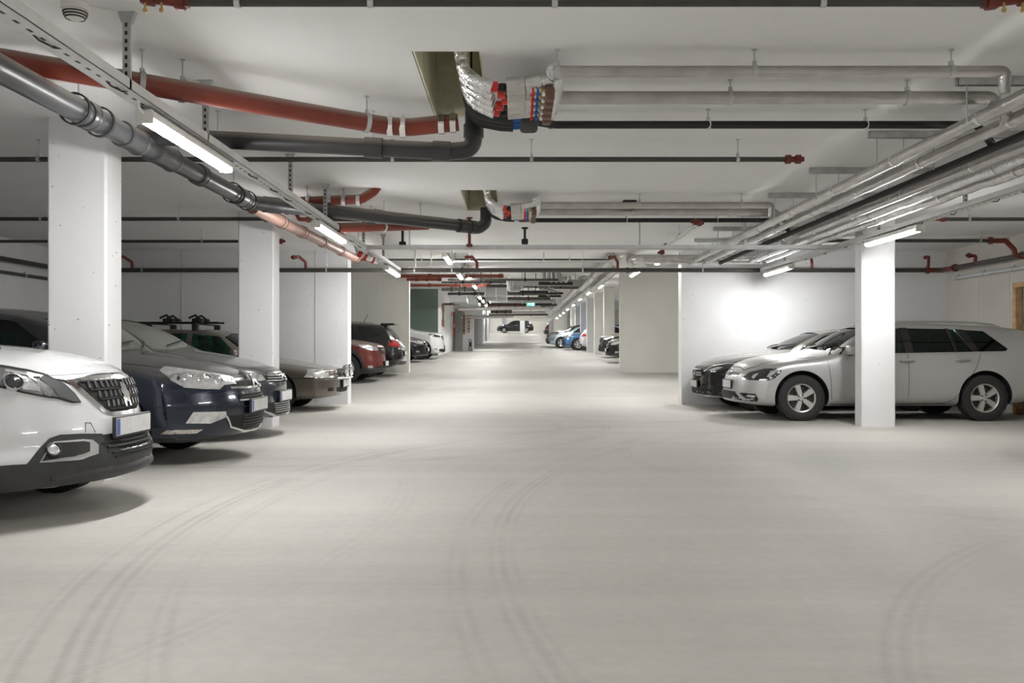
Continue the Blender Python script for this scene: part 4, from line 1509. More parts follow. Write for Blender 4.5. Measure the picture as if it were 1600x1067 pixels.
        o = mb.build(name, m, parent or c.root, 40)
        if kind:
            o['kind'] = kind
        return o

    def strip(c, pts, wd, mode='wrap'):
        """outline of a thin band along a line of (a, b) points"""
        k = 60 if mode == 'wrap' else 1
        st = 3. if mode == 'wrap' else .06
        P0 = [Vector((p[0], p[1] * k)) for p in pts]
        P = [P0[0]]
        for u, v in zip(P0, P0[1:]):
            m = max(1, int((v - u).length / st))
            P += [u.lerp(v, (i + 1) / m) for i in range(m)]
        a, b = [], []
        for i, p in enumerate(P):
            d = (P[min(i + 1, len(P) - 1)] - P[max(i - 1, 0)]).normalized()
            n = Vector((-d.y, d.x)) * wd * (k if mode == 'wrap' else 1) / 2
            a.append(((p + n).x, (p + n).y / k))
            b.append(((p - n).x, (p - n).y / k))
        return a + b[::-1]

    def trace(c, pix):
        """outline seen at these photograph pixels, measured on the standing car as wrap coordinates"""
        inv = c.Mx.inverted()
        o = inv @ Vector((0, 0, EYE))
        out = []
        for (px, py) in pix:
            d = (inv @ Vector(((px - CX) / F * 10, 10, EYE + (CY - py) / F * 10)) - o).normalized()
            h = c.bvh.ray_cast(o, d)[0]
            if h is None:
                best = (9, None)
                for t in np.arange(3, 26, .05):
                    p = c.bvh.find_nearest(o + d * t)
                    if p[3] < best[0]:
                        best = (p[3], p[0])
                h = best[1]
            a = math.degrees(math.atan2(h.y, h.x + c.sp.get('wc', 1.1)))
            out.append((a, h.z))
        s = -1 if sum(a for a, _ in out) < 0 else 1
        return [(a * s, z) for a, z in out]

    # -- standard parts
    def wheels(c, style='five', rim=M_rim, near_only=False):
        sp = c.sp
        R = sp['wr']
        rr = R * sp.get('rimr', .64)
        for s in sp['axles']:
            for sd in (-1, 1):
                yo = sd * (c.W - sp.get('track_in', .03))
                mb = MB()
                w = .105
                prof = [(-w * .9, rr), (-w, rr + .02), (-w * 1.04, (rr + R) / 2), (-w * .95, R - .015), (-w * .8, R), (-.03, R + .001), (-.03, R - .008), (-.018, R - .008), (-.018, R + .001),
                        (.018, R + .001), (.018, R - .008), (.03, R - .008), (.03, R + .001), (w * .8, R), (w * .95, R - .015), (w * 1.04, (rr + R) / 2), (w, rr + .02), (w * .9, rr)]
                ctr = Vector((-s, yo - sd * w, R))
                mb.lathe(prof, (0, 1, 0), ctr, 56)
                for k in range(60):
                    a = 2 * math.pi * k / 60
                    M = Matrix.Translation(ctr) @ Matrix.Rotation(a, 4, 'Y')
                    mb.box(-.011, .011, w * .5 if k % 2 else w * .3, w * .97, R - .012, R + .004, M=M)
                    mb.box(-.011, .011, -w * .97, -w * (.3 if k % 2 else .5), R - .012, R + .004, M=M)
                wh = mb.build('wheel', M_tyre, c.root, 40)
                mb = MB()
                o = yo - sd * .012
                D = lambda y: (y - 0) * sd
                mb.lathe([(D(-.0), rr * 1.0), (D(.006), rr * .985), (D(-.004), rr * .91), (D(-.09), rr * .87), (D(-.19), rr * .9), (D(-.19), rr)], (0, 1, 0), (-s, o, R), 44)
                n = 5
                for k in range(n):
                    a = 2 * math.pi * k / n + .3
                    M = Matrix.Translation((-s, o, R)) @ Matrix.Rotation(a, 4, 'Y')
                    if style == 'five':
                        w0, w1 = .040, .030
                        mb.prism([(-w1, rr * .22), (w1, rr * .22), (w0, rr * .93), (-w0, rr * .93)], lambda a_, b_: M @ Vector((a_, D(-.004), b_)), lambda a_, b_: M @ Vector((a_ * 1.25, D(-.035), b_)))
                    else:
                        for q in (-.032, .032):
                            mb.prism([(q * .5 - .012, rr * .2), (q * .5 + .012, rr * .2), (q * 1.6 + .015, rr * .93), (q * 1.6 - .015, rr * .93)], lambda a_, b_: M @ Vector((a_, D(-.004), b_)), lambda a_, b_: M @ Vector((a_, D(-.03), b_)))
                mb.lathe([(D(-.03), .001), (D(-.03), rr * .30), (D(-.008), rr * .30), (D(-.004), rr * .18), (D(0.0), rr * .16), (D(0.0), .001)], (0, 1, 0), (-s, o, R), 24)
                mb.build('rim', rim, wh, 40)
                mb = MB()
                for k in range(5):
                    a = 2 * math.pi * k / 5 + .3 + math.pi / 5
                    mb.lathe([(D(-.012), .012), (D(.001), .012), (D(.001), .001)], (0, 1, 0), (-s + math.sin(a) * rr * .23, o, R + math.cos(a) * rr * .23), 10)
                mb.build('wheel_bolts', M_rimd, wh)
                mb = MB()
                mb.lathe([(D(-.07), .001), (D(-.07), rr * .8), (D(-.085), rr * .8), (D(-.085), .001)], (0, 1, 0), (-s, o, R), 28)
                mb.build('brake_disc', M_rimd, wh)

    def plate(c, z, h=.11, w=.52, rear=False, wy=0., band=True, off=.012, m=None):
        md = 'rear' if rear else 'front'
        p = [c.hit(md, wy + q * w / 2, z + r * h / 2)[0].x for q in (-1, 0, 1) for r in (-1, 1)]
        x = (min(p) - off) if rear else (max(p) + off)
        s = -1 if rear else 1
        mb = MB(); mb.bbox(min(x, x - s * .024), max(x, x - s * .024), wy - w / 2 - .012, wy + w / 2 + .012, z - h / 2 - .018, z + h / 2 + .012, .006, 1)
        fr = mb.build('plate_holder', M_plast, c.root)
        mb = MB(); mb.box(min(x, x + s * .004), max(x, x + s * .004), wy - w / 2, wy + w / 2, z - h / 2, z + h / 2)
        mb.build('number_plate', m or M_plate, fr)
        if band:
            mb = MB(); mb.box(min(x + s * .004, x + s * .006), max(x + s * .004, x + s * .006), wy - s * w / 2 if s < 0 else wy - w / 2, (wy - s * w / 2 - .05) if s < 0 else (wy - w / 2 + .045), z - h / 2 + .004, z + h / 2 - .004)
            mb.build('blue_band', M_pblue, fr)

    def panes(c, m=None, mw=None, surround=None):
        sp = c.sp
        if 'ws_poly' in sp:
            s0, s1, poly = sp['ws_poly']
            c.patch('windscreen', poly + [(-y, z) for y, z in poly[::-1]], mw or M_gl, 'front', -.006, .005, 4)
        if 'rw_poly' in sp:
            s0, s1, poly = sp['rw_poly']
            c.patch('rear_window', poly + [(-y, z) for y, z in poly[::-1]], m or M_glg, 'rear', -.006, .005, 4)
        for i, poly in enumerate(sp.get('win', [])):
            mm = m or M_glg
            if isinstance(mm, (list, tuple)):
                mm = mm[min(i, len(mm) - 1)]
            for sd in (1, -1):
                c.patch('side_window', poly, mm, 'side', -.008, .005, 4, sd)

    def solid_panes(c, m=None):
        sp = c.sp
        m = m or M_gdark
        if 'ws_poly' in sp:
            poly = sp['ws_poly'][2]
            c.patch('windscreen', poly + [(-y, z) for y, z in poly[::-1]], m, 'front', .004, .01, 4)
        if 'rw_poly' in sp:
            poly = sp['rw_poly'][2]
            c.patch('rear_window', poly + [(-y, z) for y, z in poly[::-1]], m, 'rear', .004, .01, 4)
        for poly in sp.get('win', []):
            for sd in (1, -1):
                c.patch('side_window', poly, m, 'side', .003, .01, 4, sd)

    def seats(c, m=None):
        zf = c.sp['cab_z']
        s0 = c.sp.get('seat0', 2.25)
        for (s, ys, w) in ((s0, (-.36, .36), .24), (s0 + .85, (-.38, .38), .30)):
            for y in ys:
                mb = MB()
                M = Matrix.Translation((-s, y, zf)) @ Matrix.Rotation(-.30, 4, 'Y')
                mb.bbox(-.07, .06, -w, w, 0, .40, .05, 3, M=M)
                se = mb.build('seat', m or M_seat, c.root)
                mb = MB(); mb.bbox(-.05, .05, -.12, .12, .43, .58, .04, 3, M=M)
                for q in (-.06, .06):
                    mb.tube([M @ Vector((0, q, .38)), M @ Vector((0, q, .45))], .007, 6)
                mb.build('headrest', m or M_seat, se)
        mb = MB()
        a = [(-s0 + .42 + .07 * math.cos(t), -.36 + .18 * math.sin(t), zf + .12 + .17 * math.cos(t)) for t in np.linspace(0, 2 * math.pi, 28)]
        mb.tube(a, .013, 8, caps=False)
        mb.build('steering_wheel', M_rubber, c.root)

    def mirrors(c, s, z, m, size=1.):
        for sd in (-1, 1):
            p, n = c.hit('side', s, z, sd)
            mb = MB()
            mb.bbox(-.045, .05, -.085, .085, -.06, .06, .035, 3, M=Matrix.Translation((p.x + .02, p.y + sd * .10, z + .05)) @ Matrix.Scale(size, 4))
            mo = mb.build('door_mirror', m, c.root)
            mb = MB(); mb.bbox(p.x - .03, p.x + .03, min(p.y - sd * .03, p.y + sd * .06), max(p.y - sd * .03, p.y + sd * .06), z - .03, z + .01, .008, 1)
            mb.build('mirror_arm', M_plast, mo)

    def handle(c, s, z, m=M_ltrim):
        for sd in (-1, 1):
            p, n = c.hit('side', s, z, sd)
            mb = MB()
            y = p.y + sd * .035
            mb.tube(fillet([(p.x + .10, p.y - sd * .004, z), (p.x + .085, y, z + .002), (p.x - .085, y, z + .008), (p.x - .10, p.y - sd * .004, z + .008)], .03), .020, 10)
            mb.build('door_handle', m, c.root)

    def gaps(c, lines, wd=.006):
        for ln in lines:
            for sd in (1, -1):
                c.patch('panel_gap', c.strip(ln, wd, 'side'), M_gap, 'side', .002, .010, 4, sd)

    def round_lamp(c, a, z, r, m=M_lens, ring_m=None, mode='wrap', both=True, parent=None, out=.0, name='projector'):
        for sd in ((1, -1) if both else (1,)):
            p, n = c.hit(mode, a * sd, z)
            mb = MB()
            mb.lathe([(-.02, r * 1.12), (.012 + out, r * 1.12), (.014 + out, r * .98), (.006 + out, r * .95)], n, p, 24)
            o = mb.build(name, ring_m or M_chrome, parent or c.root)
            mb = MB(); mb.lathe([(.004 + out, r), (.012 + out, r * .7), (.016 + out, r * .35), (.017 + out, .001)], n, p, 24)
            mb.build('lens', m, o)

    def lid(c, line, wd=.007):
        """the joint round the bonnet, seen from above: (s, w) points on one half"""
        c.patch('bonnet_gap', c.strip(line, wd, 'top'), M_gap, 'top', .0025, .012, 4, mirror=True)

    def wipers(c, s, z):
        for y in (-.45, .1):
            p, _ = c.hit('front', y, z)
            q, _ = c.hit('front', y + .5, z + .06)
            mb = MB(); mb.tube([p + Vector((.02, 0, .01)), p.lerp(q, .5) + Vector((.03, 0, .02)), q + Vector((.015, 0, .01))], .009, 6)
            mb.build('wiper', M_rubber, c.root)


def mirrored(half):
    return half + [(-a, b) for a, b in half[::-1]]


WS_H = [(.15, .80), (.22, .86), (.35, .97), (.5, 1.0), (.68, .995), (.8, .985), (.92, .955), (1.02, .925), (1.2, .83), (1.4, .70), (1.6, .58)]


def wsc(W, zscale=1., tab=WS_H):
    return [(z * zscale, w * W) for z, w in tab]


def rprof_std(h=1.4, low=.0):
    return [(.15, .14), (.3, .05), (.45, 0.), (.7, .02), (.9, .10), (1.05, .20), (1.3, .42), (1.5, .60)]


# ---------------------------------------------------------------- silver estate, right
P_silver = mat('silver_paint', (.52, .52, .515), .38, .55, coat=.4, dust=.25)
SP = dict(L=4.57, W=.90, wr=.337, arch=.385, axles=(.91, 3.60), rimr=.63,
          top=[(0, .70), (.08, .755), (.2, .84), (.5, .935), (1.05, 1.005), (1.22, 1.035), (1.6, 1.24), (2.0, 1.41), (2.4, 1.455), (3.2, 1.445), (3.8, 1.425), (4.2, 1.385), (4.42, 1.345), (4.50, 1.2), (4.57, 1.0)],
          ws=[(.15, .80), (.22, .85), (.35, .885), (.5, .897), (.68, .90), (.80, .895), (.90, .872), (1.0, .85), (1.2, .755), (1.4, .645), (1.6, .54)],
          prof=[(.15, .16), (.22, .05), (.32, .0), (.45, .015), (.55, .03), (.68, .07), (.74, .11), (.85, .2), (1.5, .4)],
          rprof=[(.15, .12), (.3, .03), (.45, 0.), (.7, .02), (.9, .04), (1.05, .07), (1.3, .15), (1.5, .2)],
          pa=.40, pp=3.0, crown=.055, edge=.05,
          cab=(1.45, 4.25), cab_z=.80, seat0=2.35,
          win=[[(1.62, .985), (2.06, 1.345), (2.42, 1.365), (2.44, .998)],
               [(2.56, 1.002), (2.54, 1.365), (3.10, 1.355), (3.17, 1.012)],
               [(3.21, 1.012), (3.15, 1.352), (3.24, 1.348), (3.42, 1.016)],
               [(3.53, 1.02), (3.37, 1.34), (3.66, 1.325), (3.96, 1.06), (3.92, 1.026)]],
          ws_poly=(.9, 2.25, [(.70, 1.05), (.58, 1.36), (.3, 1.385), (0, 1.39)]),
          rw_poly=(4.9, 3.9, [(.62, 1.03), (.54, 1.24), (0, 1.26)]))
SP['ws_poly'] = (.9, 2.2, [(0, 1.065), (.55, 1.035), (.68, 1.04), (.575, 1.35), (.3, 1.385), (0, 1.39)])
SP['rw_poly'] = (5.0, 4.1, [(0, 1.0), (.58, 1.0), (.52, 1.22), (0, 1.24)])
c = Car('estate_car', 'silver estate car with roof rails partly hidden by the right pillar', 3.28, 14.0, math.pi, SP, P_silver)
c.panes([M_gl, M_glt, M_glt, M_glt], M_gl)
c.seats()
c.wheels('five')
# dark surround between the panes
for sd in (1, -1):
    c.patch('window_frame', [(2.44, .998), (2.42, 1.37), (2.54, 1.37), (2.56, 1.0)], M_gloss, 'side', .005, .014, 4, sd)
    c.patch('window_frame', [(3.42, 1.016), (3.24, 1.352), (3.37, 1.345), (3.53, 1.02)], M_gloss, 'side', .005, .014, 4, sd)
    c.patch('window_frame', [(3.165, 1.008), (3.095, 1.362), (3.155, 1.358), (3.215, 1.008)], M_gloss, 'side', .004, .014, 4, sd)
    c.patch('belt_trim', c.strip([(1.35, .965), (2.4, .985), (3.2, 1.0), (3.93, 1.012)], .016, 'side'), M_ltrim, 'side', .006, .012, 4, sd)
    c.patch('window_frame', [(1.33, .965), (1.60, 1.19), (1.63, 1.17), (1.60, .975)], M_gloss, 'side', .002, .01, 4, sd)
    rl = [c.hit('top', s, sd * .56)[0] for s in (1.95, 2.3, 3.0, 3.6, 3.95)]
    mb = MB()
    pts = [rl[0] + Vector((0, 0, -.005)), rl[0] + Vector((-.12, 0, .035)), rl[1] + Vector((0, 0, .045)), rl[2] + Vector((0, 0, .045)), rl[3] + Vector((0, 0, .045)), rl[4] + Vector((.1, 0, .04)), rl[4] + Vector((-.02, 0, -.005))]
    mb.tube(fillet(pts, .1, 5), .017, 10)
    mb.build('roof_rail', M_ltrim, c.root)
c.mirrors(1.62, .99, P_silver, 1.15)
c.handle(2.45, .885)
c.handle(3.27, .895)
c.gaps([[(1.28, .955), (1.33, .60), (1.35, .26)], [(2.47, .985), (2.47, .6), (2.46, .255)], [(3.55, 1.0), (3.47, .80), (3.28, .50), (3.16, .34), (3.03, .258), (1.36, .245)]])
for sd in (1, -1):
    c.patch('sill_trim', c.strip([(1.33, .225), (3.15, .225)], .05, 'side'), M_plast, 'side', .004, .02, 4, sd)
tr = lambda pts, ox, oy, k: c.trace([(ox + a * k, oy + b * k) for a, b in pts])
K3 = (1070, 500, .16875)
hl = tr([(540, 525), (600, 483), (740, 450), (850, 448), (900, 470), (835, 540), (780, 560), (600, 556), (520, 545)], *K3)
for o in c.patch('headlight', hl, M_lampd, both=True):
    pass
for pts in ([(640, 545), (690, 490), (640, 505), (620, 530)], [(760, 525), (800, 470), (860, 462), (880, 475), (815, 490), (785, 530)], [(690, 550), (770, 548), (765, 556), (695, 558)]):
    c.patch('lamp_reflector', tr(pts, *K3), M_lens, off=.008, both=True)
c.patch('upper_grille', mirrored([(0, .655), (14, .655), (21, .66), (23, .69), (14, .705), (0, .71)]), M_gloss, off=.004)
c.patch('grille_bar', c.strip(mirrored([(0, .69), (12, .688), (22, .682)])[::-1] if False else [(-22, .682), (-12, .688), (0, .69), (12, .688), (22, .682)], .008), M_chrome, off=.010)
c.patch('grille_bar', c.strip([(-22, .66), (0, .662), (22, .66)], .008), M_chrome, off=.010)
lg = tr([(345, 680), (500, 690), (740, 690), (765, 740), (765, 775), (500, 765), (355, 740)], *K3)
a_in = min(a for a, _ in lg)
c.patch('lower_grille', mirrored([(0, .30), (20, .30), (34, .285), (44, .285), (45, .325), (42, .405), (30, .41), (18, .415), (0, .42)]), M_gap, off=.004)
for z in (.325, .35, .375, .4):
    c.patch('grille_slat', c.strip([(-22, z), (0, z + .005), (22, z)], .010), M_plast, off=.012)
c.patch('bumper_blade', [(22, .40), (27, .40), (36, .30), (31, .30)], P_silver, off=.014, both=True)
c.patch('chrome_strip', c.strip([(20, .408), (33, .405), (43, .40)], .012), M_chrome, off=.010, both=True)
c.patch('fog_light', [(34, .345), (42, .335), (43, .37), (36, .38)], M_lens, off=.010, both=True)
c.plate(.52, off=.012)
p, n = c.hit('front', 0, .70)
mb = MB(); mb.lathe([(-.01, .062), (.012, .062), (.014, .055), (.008, .053)], (1, 0, .25), p + Vector((.012, 0, 0)), 32)
em = mb.build('emblem', M_chrome, c.root)
mb = MB()
mb.lathe([(.004, .054), (.006, .001)], (1, 0, .25), p + Vector((.012, 0, 0)), 32)
mb.build('emblem_field', M_gloss, em)
mb = MB()
for ln in ([(-.025, .045), (0, .008), (.025, .045)], [(-.045, .025), (-.022, -.042), (0, -.004), (.022, -.042), (.045, .025)]):
    mb.tube([(p.x + .022 - b * .25, a, p.z + b) for a, b in ln], .0055, 6)
mb.build('emblem_mark', M_chrome, em)
c.lid([(.15, 0.0), (.17, .45), (.30, .62), (.7, .72), (1.15, .76)])
c.wipers(1.1, 1.06)
for sd in (1, -1):
    c.patch('tail_light', [(sd * .42, .74), (sd * .80, .72), (sd * .82, .88), (sd * .45, .86)], M_tail, 'rear', .004)
    c.patch('tail_light_side', [(4.25, .80), (4.46, .74), (4.44, .86), (4.26, .88)], M_tail, 'side', .004, .012, 4, sd)
GOLF = c

# ---------------------------------------------------------------- black hatchback behind it
P_black = mat('black_paint', (.010, .010, .011), .18, .2, coat=1., dust=.30)
SP = dict(L=4.35, W=.89, wr=.32, arch=.365, axles=(.90, 3.58),
          top=[(0, .70), (.06, .745), (.15, .80), (.4, .90), (.9, .985), (1.26, 1.03), (1.7, 1.22), (2.13, 1.37), (2.6, 1.42), (3.3, 1.40), (3.8, 1.30), (4.2, 1.10), (4.35, .95)],
          ws=wsc(.89), prof=[(.15, .14), (.22, .04), (.32, .0), (.45, .02), (.6, .02), (.72, .03), (.8, .12), (1.5, .4)], rprof=rprof_std(),
          pa=.44, pp=2.8, cab=(1.55, 4.0), cab_z=.80,
          win=[[(1.65, 1.0), (2.1, 1.28), (2.5, 1.33), (2.5, .99)], [(2.6, .99), (2.6, 1.33), (3.2, 1.30), (3.45, 1.03)]],
          ws_poly=(1.0, 2.3, [(0, 1.07), (.5, 1.04), (.66, 1.05), (.56, 1.31), (.3, 1.345), (0, 1.355)]))
c = Car('hatchback_car', 'black hatchback parked behind the silver estate, star in its grille', 3.20, 16.13, math.pi, SP, P_black)
c.panes(M_glt, M_gl)
c.seats()
c.wheels('double')
c.mirrors(1.72, 1.0, P_black)
tr = lambda pts, ox, oy, k: c.trace([(ox + a * k, oy + b * k) for a, b in pts])
hl = [(24, .665), (38, .655), (52, .73), (56, .80), (48, .80), (34, .76)]
c.patch('headlight', hl, M_lampd, both=True)
c.patch('lamp_reflector', [(30, .69), (38, .685), (46, .74), (40, .745)], M_lens, off=.009, both=True)
c.patch('headlight_trim', c.strip([(24, .665), (34, .765), (48, .805), (56, .805)], .012), M_ltrim, off=.007, both=True)
c.patch('grille', mirrored([(0, .49), (13, .50), (21, .60), (21, .70), (14, .73), (0, .735)]), M_gap, off=.004)
for z in (.60, .64):
    c.patch('grille_bar', c.strip([(-20, z), (-6, z)], .022), M_ltrim, off=.012)
    c.patch('grille_bar', c.strip([(6, z), (20, z)], .022), M_ltrim, off=.012)
p, n = c.hit('front', 0, .62)
mb = MB()
ctr = p + Vector((.02, 0, 0))
mb.lathe([(-.008, .085), (.008, .085), (.008, .074), (-.008, .074)], (1, 0, 0), ctr, 32, closed=True)
em = mb.build('emblem', M_chrome, c.root)
mb = MB()
for k in range(3):
    a = math.pi / 2 + k * 2 * math.pi / 3
    u, v = Vector((0, math.cos(a), math.sin(a))), Vector((0, -math.sin(a), math.cos(a)))
    mb.add([ctr + v * .014, ctr + u * .08, ctr - v * .014, ctr + Vector((.012, 0, 0)), ctr - Vector((.006, 0, 0))], [(0, 1, 3), (1, 2, 3), (0, 4, 1), (1, 4, 2), (2, 4, 0), (0, 3, 2)])
mb.build('emblem_star', M_chrome, em)
c.patch('lower_intake', mirrored([(0, .27), (22, .27), (42, .27), (44, .36), (26, .37), (0, .40)]), M_gap, off=.004)
c.patch('splitter', c.strip([(-44, .24), (-20, .235), (0, .235), (20, .235), (44, .24)], .03), M_ltrim, off=.014)
c.plate(.44, off=.015, band=False, m=mat('dim_plate', (.50, .48, .44), .5))
c.lid([(.08, 0.0), (.12, .4), (.3, .6), (.8, .70), (1.2, .76)])
c.wipers(1.3, 1.07)

# ---------------------------------------------------------------- white crossover, left front
P_white = mat('white_paint', (.64, .64, .65), .24, .0, coat=.9, var=.02)
SP = dict(L=4.16, W=.87, wr=.325, arch=.365, axles=(.90, 3.44), wc=1.0,
          top=[(0, .84), (.1, .885), (.22, .935), (.6, 1.04), (1.0, 1.09), (1.15, 1.10), (1.6, 1.33), (2.0, 1.49), (2.4, 1.54), (3.2, 1.53), (3.7, 1.45), (3.95, 1.30), (4.16, 1.0)],
          ws=[(.15, .78), (.25, .84), (.38, .868), (.5, .868), (.68, .87), (.85, .868), (1.0, .84), (1.1, .81), (1.3, .72), (1.5, .61), (1.7, .5)],
          prof=[(.15, .20), (.24, .07), (.33, .0), (.40, .0), (.47, .045), (.56, .06), (.65, .085), (.76, .115), (.86, .16), (.94, .26), (1.1, .45), (1.6, .6)], rprof=rprof_std(),
          zb=[(0, .25), (.3, .22), (.7, .2), (3.4, .2), (4.16, .36)],
          pa=.52, pp=2.5, crown=.05, edge=.04, cab=(1.5, 3.9), cab_z=.9,
          win=[[(1.65, 1.07), (2.05, 1.38), (2.4, 1.43), (2.4, 1.06)], [(2.5, 1.06), (2.5, 1.43), (3.1, 1.41), (3.3, 1.1)]],
          ws_poly=(.95, 2.2, [(0, 1.14), (.5, 1.11), (.64, 1.12), (.55, 1.42), (.3, 1.455), (0, 1.465)]))
c = Car('crossover_car', 'white crossover with black lower bumper, parked nearest the viewer on the left', -2.505, 5.95, 0, SP, P_white, nst=100)
c.panes(M_glt, M_gl)
c.seats()
c.wheels('five')
c.mirrors(1.7, 1.08, P_white)
tr = lambda pts, ox, oy, k: c.trace([(ox + a * k, oy + b * k) for a, b in pts])
K1 = (0, 560, .20627)
hl = tr([(-60, 45), (0, 60), (210, 95), (330, 125), (480, 200), (560, 270), (605, 330), (545, 332), (430, 300), (350, 290), (180, 258), (0, 215), (-60, 190)], *K1)
c.patch('headlight', hl, mat('grey_headlamp', (.34, .35, .36), .14, .7, var=.45, scale=16, bump=.3, bscale=18, coat=1.), both=True, off=.006)
c.patch('lamp_seal', c.strip(hl[1:] + [hl[1]], .010), M_gap, both=True, off=.009)
c.patch('lamp_reflector', tr([(140, 150), (215, 150), (290, 215), (300, 250), (170, 235)], *K1), M_lamp, both=True, off=.009)
c.patch('lamp_bezel', tr([(330, 125), (480, 200), (560, 270), (600, 328), (545, 328), (440, 290), (400, 230), (300, 160)], *K1), mat('smoked_lamp', (.16, .165, .17), .12, .4, coat=1.), both=True, off=.010)
c.patch('lamp_bezel', tr([(-60, 60), (30, 85), (20, 150), (70, 225), (0, 205), (-60, 180)], *K1), mat('smoked_lamp', (.16, .165, .17)), both=True, off=.010)
c.patch('lamp_strip', c.strip(tr([(30, 100), (200, 130), (300, 200), (345, 280)], *K1), .010), M_chrome, both=True, off=.014)
a, z = tr([(100, 185)], *K1)[0]
c.round_lamp(a, z, .050, M_lampd, M_chrome, out=.006)
# grille with its chrome surround
p1 = mirrored([(0, .625), (.20, .635), (.27, .66), (.38, .77), (.45, .865), (.25, .885), (0, .89)])
c.patch('grille_surround', p1, M_chrome, 'front', .006, .02, 5)
p2 = mirrored([(0, .65), (.185, .655), (.24, .68), (.33, .77), (.385, .845), (.2, .855), (0, .858)])
g = c.patch('grille', p2, M_gap, 'front', .010, .02, 5)
for q, zz in enumerate((.685, .745, .805)):
    wmax = np.interp(zz + .02, [.655, .845], [.20, .375])
    for k in range(-7, 8):
        y = k * .054
        if abs(y) > wmax or (abs(y) < .05 and zz > .69):
            continue
        c.patch('grille_tab', [(y - .013, zz + .004), (y + .006, zz + .004), (y + .012, zz + .042), (y - .007, zz + .042)], mat('satin_black_tab', (.22, .225, .23), .22, .8), 'front', .022, .012, 4, parent=g)
for zz in (.672, .737, .797, .85):
    wmax = np.interp(zz, [.655, .845], [.19, .37])
    c.patch('grille_bar', c.strip([(-wmax, zz), (0, zz), (wmax, zz)], .007, 'front'), M_rubber, 'front', .018, .012, 4, parent=g)
lion = [(-.012, .06), (.012, .066), (.03, .055), (.033, .035), (.048, .028), (.05, .015), (.03, .015), (.03, -.005), (.05, -.02), (.045, -.065), (.022, -.068), (.02, -.035), (.004, -.02), (-.012, -.04), (-.02, -.068), (-.042, -.066),
        (-.035, -.03), (-.022, -.008), (-.03, .004), (-.048, -.004), (-.048, .012), (-.03, .022), (-.028, .035), (-.036, .045)]
c.patch('emblem', [(-a * 1.05, .752 + b * 1.15) for a, b in lion], M_chrome, 'front', .034, .018, 8)
c.patch('bonnet_lip', c.strip([(-.5, .902), (0, .915), (.5, .902)], .012, 'front'), P_white, 'front', .004, .01, 4)
# black lower bumper with fog recesses
lb = tr([(0, 812), (200, 800), (290, 690), (370, 605), (450, 577), (600, 570), (765, 570), (790, 640), (820, 715)], *K1)
far_b = [(a, z) for a, z in lb]
zc_ = far_b[-1][1]
lower = sorted(far_b, key=lambda p: -p[0])
lowtop = [(100, lower[0][1] - .01), (88, lower[0][1] - .01)] + lower + [(11, zc_ - .005), (0, zc_ - .005)]
band = lowtop + [(0, .245), (30, .245), (60, .235), (80, .225), (100, .225)]
o = c.patch('lower_bumper', band, M_plast, off=.012, th=.02, mirror=True)
c.patch('lower_grille', mirrored([(0, .345), (.24, .345), (.30, .375), (.40, .515), (.30, .52), (0, .52)]), M_gap, 'front', .006, .02)
for zz in (.375, .405, .435, .465):
    wmax = np.interp(zz, [.345, .515], [.26, .38])
    c.patch('grille_slat', c.strip([(-wmax, zz), (0, zz), (wmax, zz)], .012, 'front'), M_rubber, 'front', .022, .018)
fr = tr([(295, 790), (400, 630), (620, 612), (690, 618), (735, 660), (735, 725), (610, 765), (450, 780)], *K1)
c.patch('fog_recess', fr, M_ltrim, off=.016, both=True)
c.patch('fog_panel', tr([(310, 780), (405, 640), (620, 628), (668, 640), (668, 712), (560, 742), (440, 760)], *K1), M_gap, off=.020, both=True)
a, z = tr([(397, 700)], *K1)[0]
c.round_lamp(a, z, .040, M_lens, M_plast, out=.014, name='fog_light')
lipz = .31
pts = [c.hit('wrap', a, .305)[0] for a in np.linspace(-40, 40, 27)]
mb = MB(); mb.tube([p + Vector((-.012, 0, -.01)) for p in pts], .045, 14, rad=[.022 + .024 * math.sin(math.pi * k / 26) for k in range(27)]); mb.build('bumper_lip', M_plast, c.root)
c.plate(.562, off=.024)
c.patch('tow_cover', c.strip(tr([(648, 560), (645, 487), (685, 487), (722, 560)], *K1), .004), M_gap, off=.002, both=True)
c.patch('plate_bracket', [(.27, .515), (.42, .515), (.42, .545), (.27, .54)], mat('cream_plastic', (.60, .56, .48), .5), 'front', .012)
c.lid([(.20, 0.0), (.22, .40), (.40, .60), (.8, .70), (1.1, .74)], .012)
for y in (.25, -.25):
    p, n = c.hit('top', .80, y)
    mb = MB(); mb.bbox(p.x - .02, p.x + .02, p.y - .02, p.y + .02, p.z - .005, p.z + .014, .006, 2); mb.build('washer_jet', M_rubber, c.root)

# ---------------------------------------------------------------- dark blue saloon
P_blue = mat('dark_blue_paint', (.006, .012, .028), .2, .35, var=.25, scale=60, coat=1., dust=.24)
SP = dict(L=4.80, W=.93, wr=.335, arch=.365, axles=(1.07, 3.85), wc=1.15,
          top=[(0, .72), (.06, .765), (.16, .815), (.5, .925), (.95, 1.01), (1.1, 1.03), (1.5, 1.30), (2.05, 1.42), (2.6, 1.46), (3.2, 1.44), (3.9, 1.28), (4.35, 1.10), (4.8, 1.02)],
          ws=wsc(.93), prof=[(.15, .22), (.22, .10), (.30, .03), (.40, 0.), (.52, .0), (.62, .02), (.72, .05), (.78, .10), (.9, .24), (1.5, .5)], rprof=rprof_std(),
          pa=.56, pp=2.4, crown=.075, edge=.05, cab=(1.35, 4.1), cab_z=.86,
          win=[[(1.55, 1.03), (2.0, 1.31), (2.5, 1.36), (2.5, 1.02)], [(2.6, 1.02), (2.6, 1.36), (3.2, 1.33), (3.55, 1.08)]],
          ws_poly=(.85, 2.2, [(0, 1.065), (.5, 1.035), (.70, 1.04), (.58, 1.33), (.3, 1.385), (0, 1.395)]))
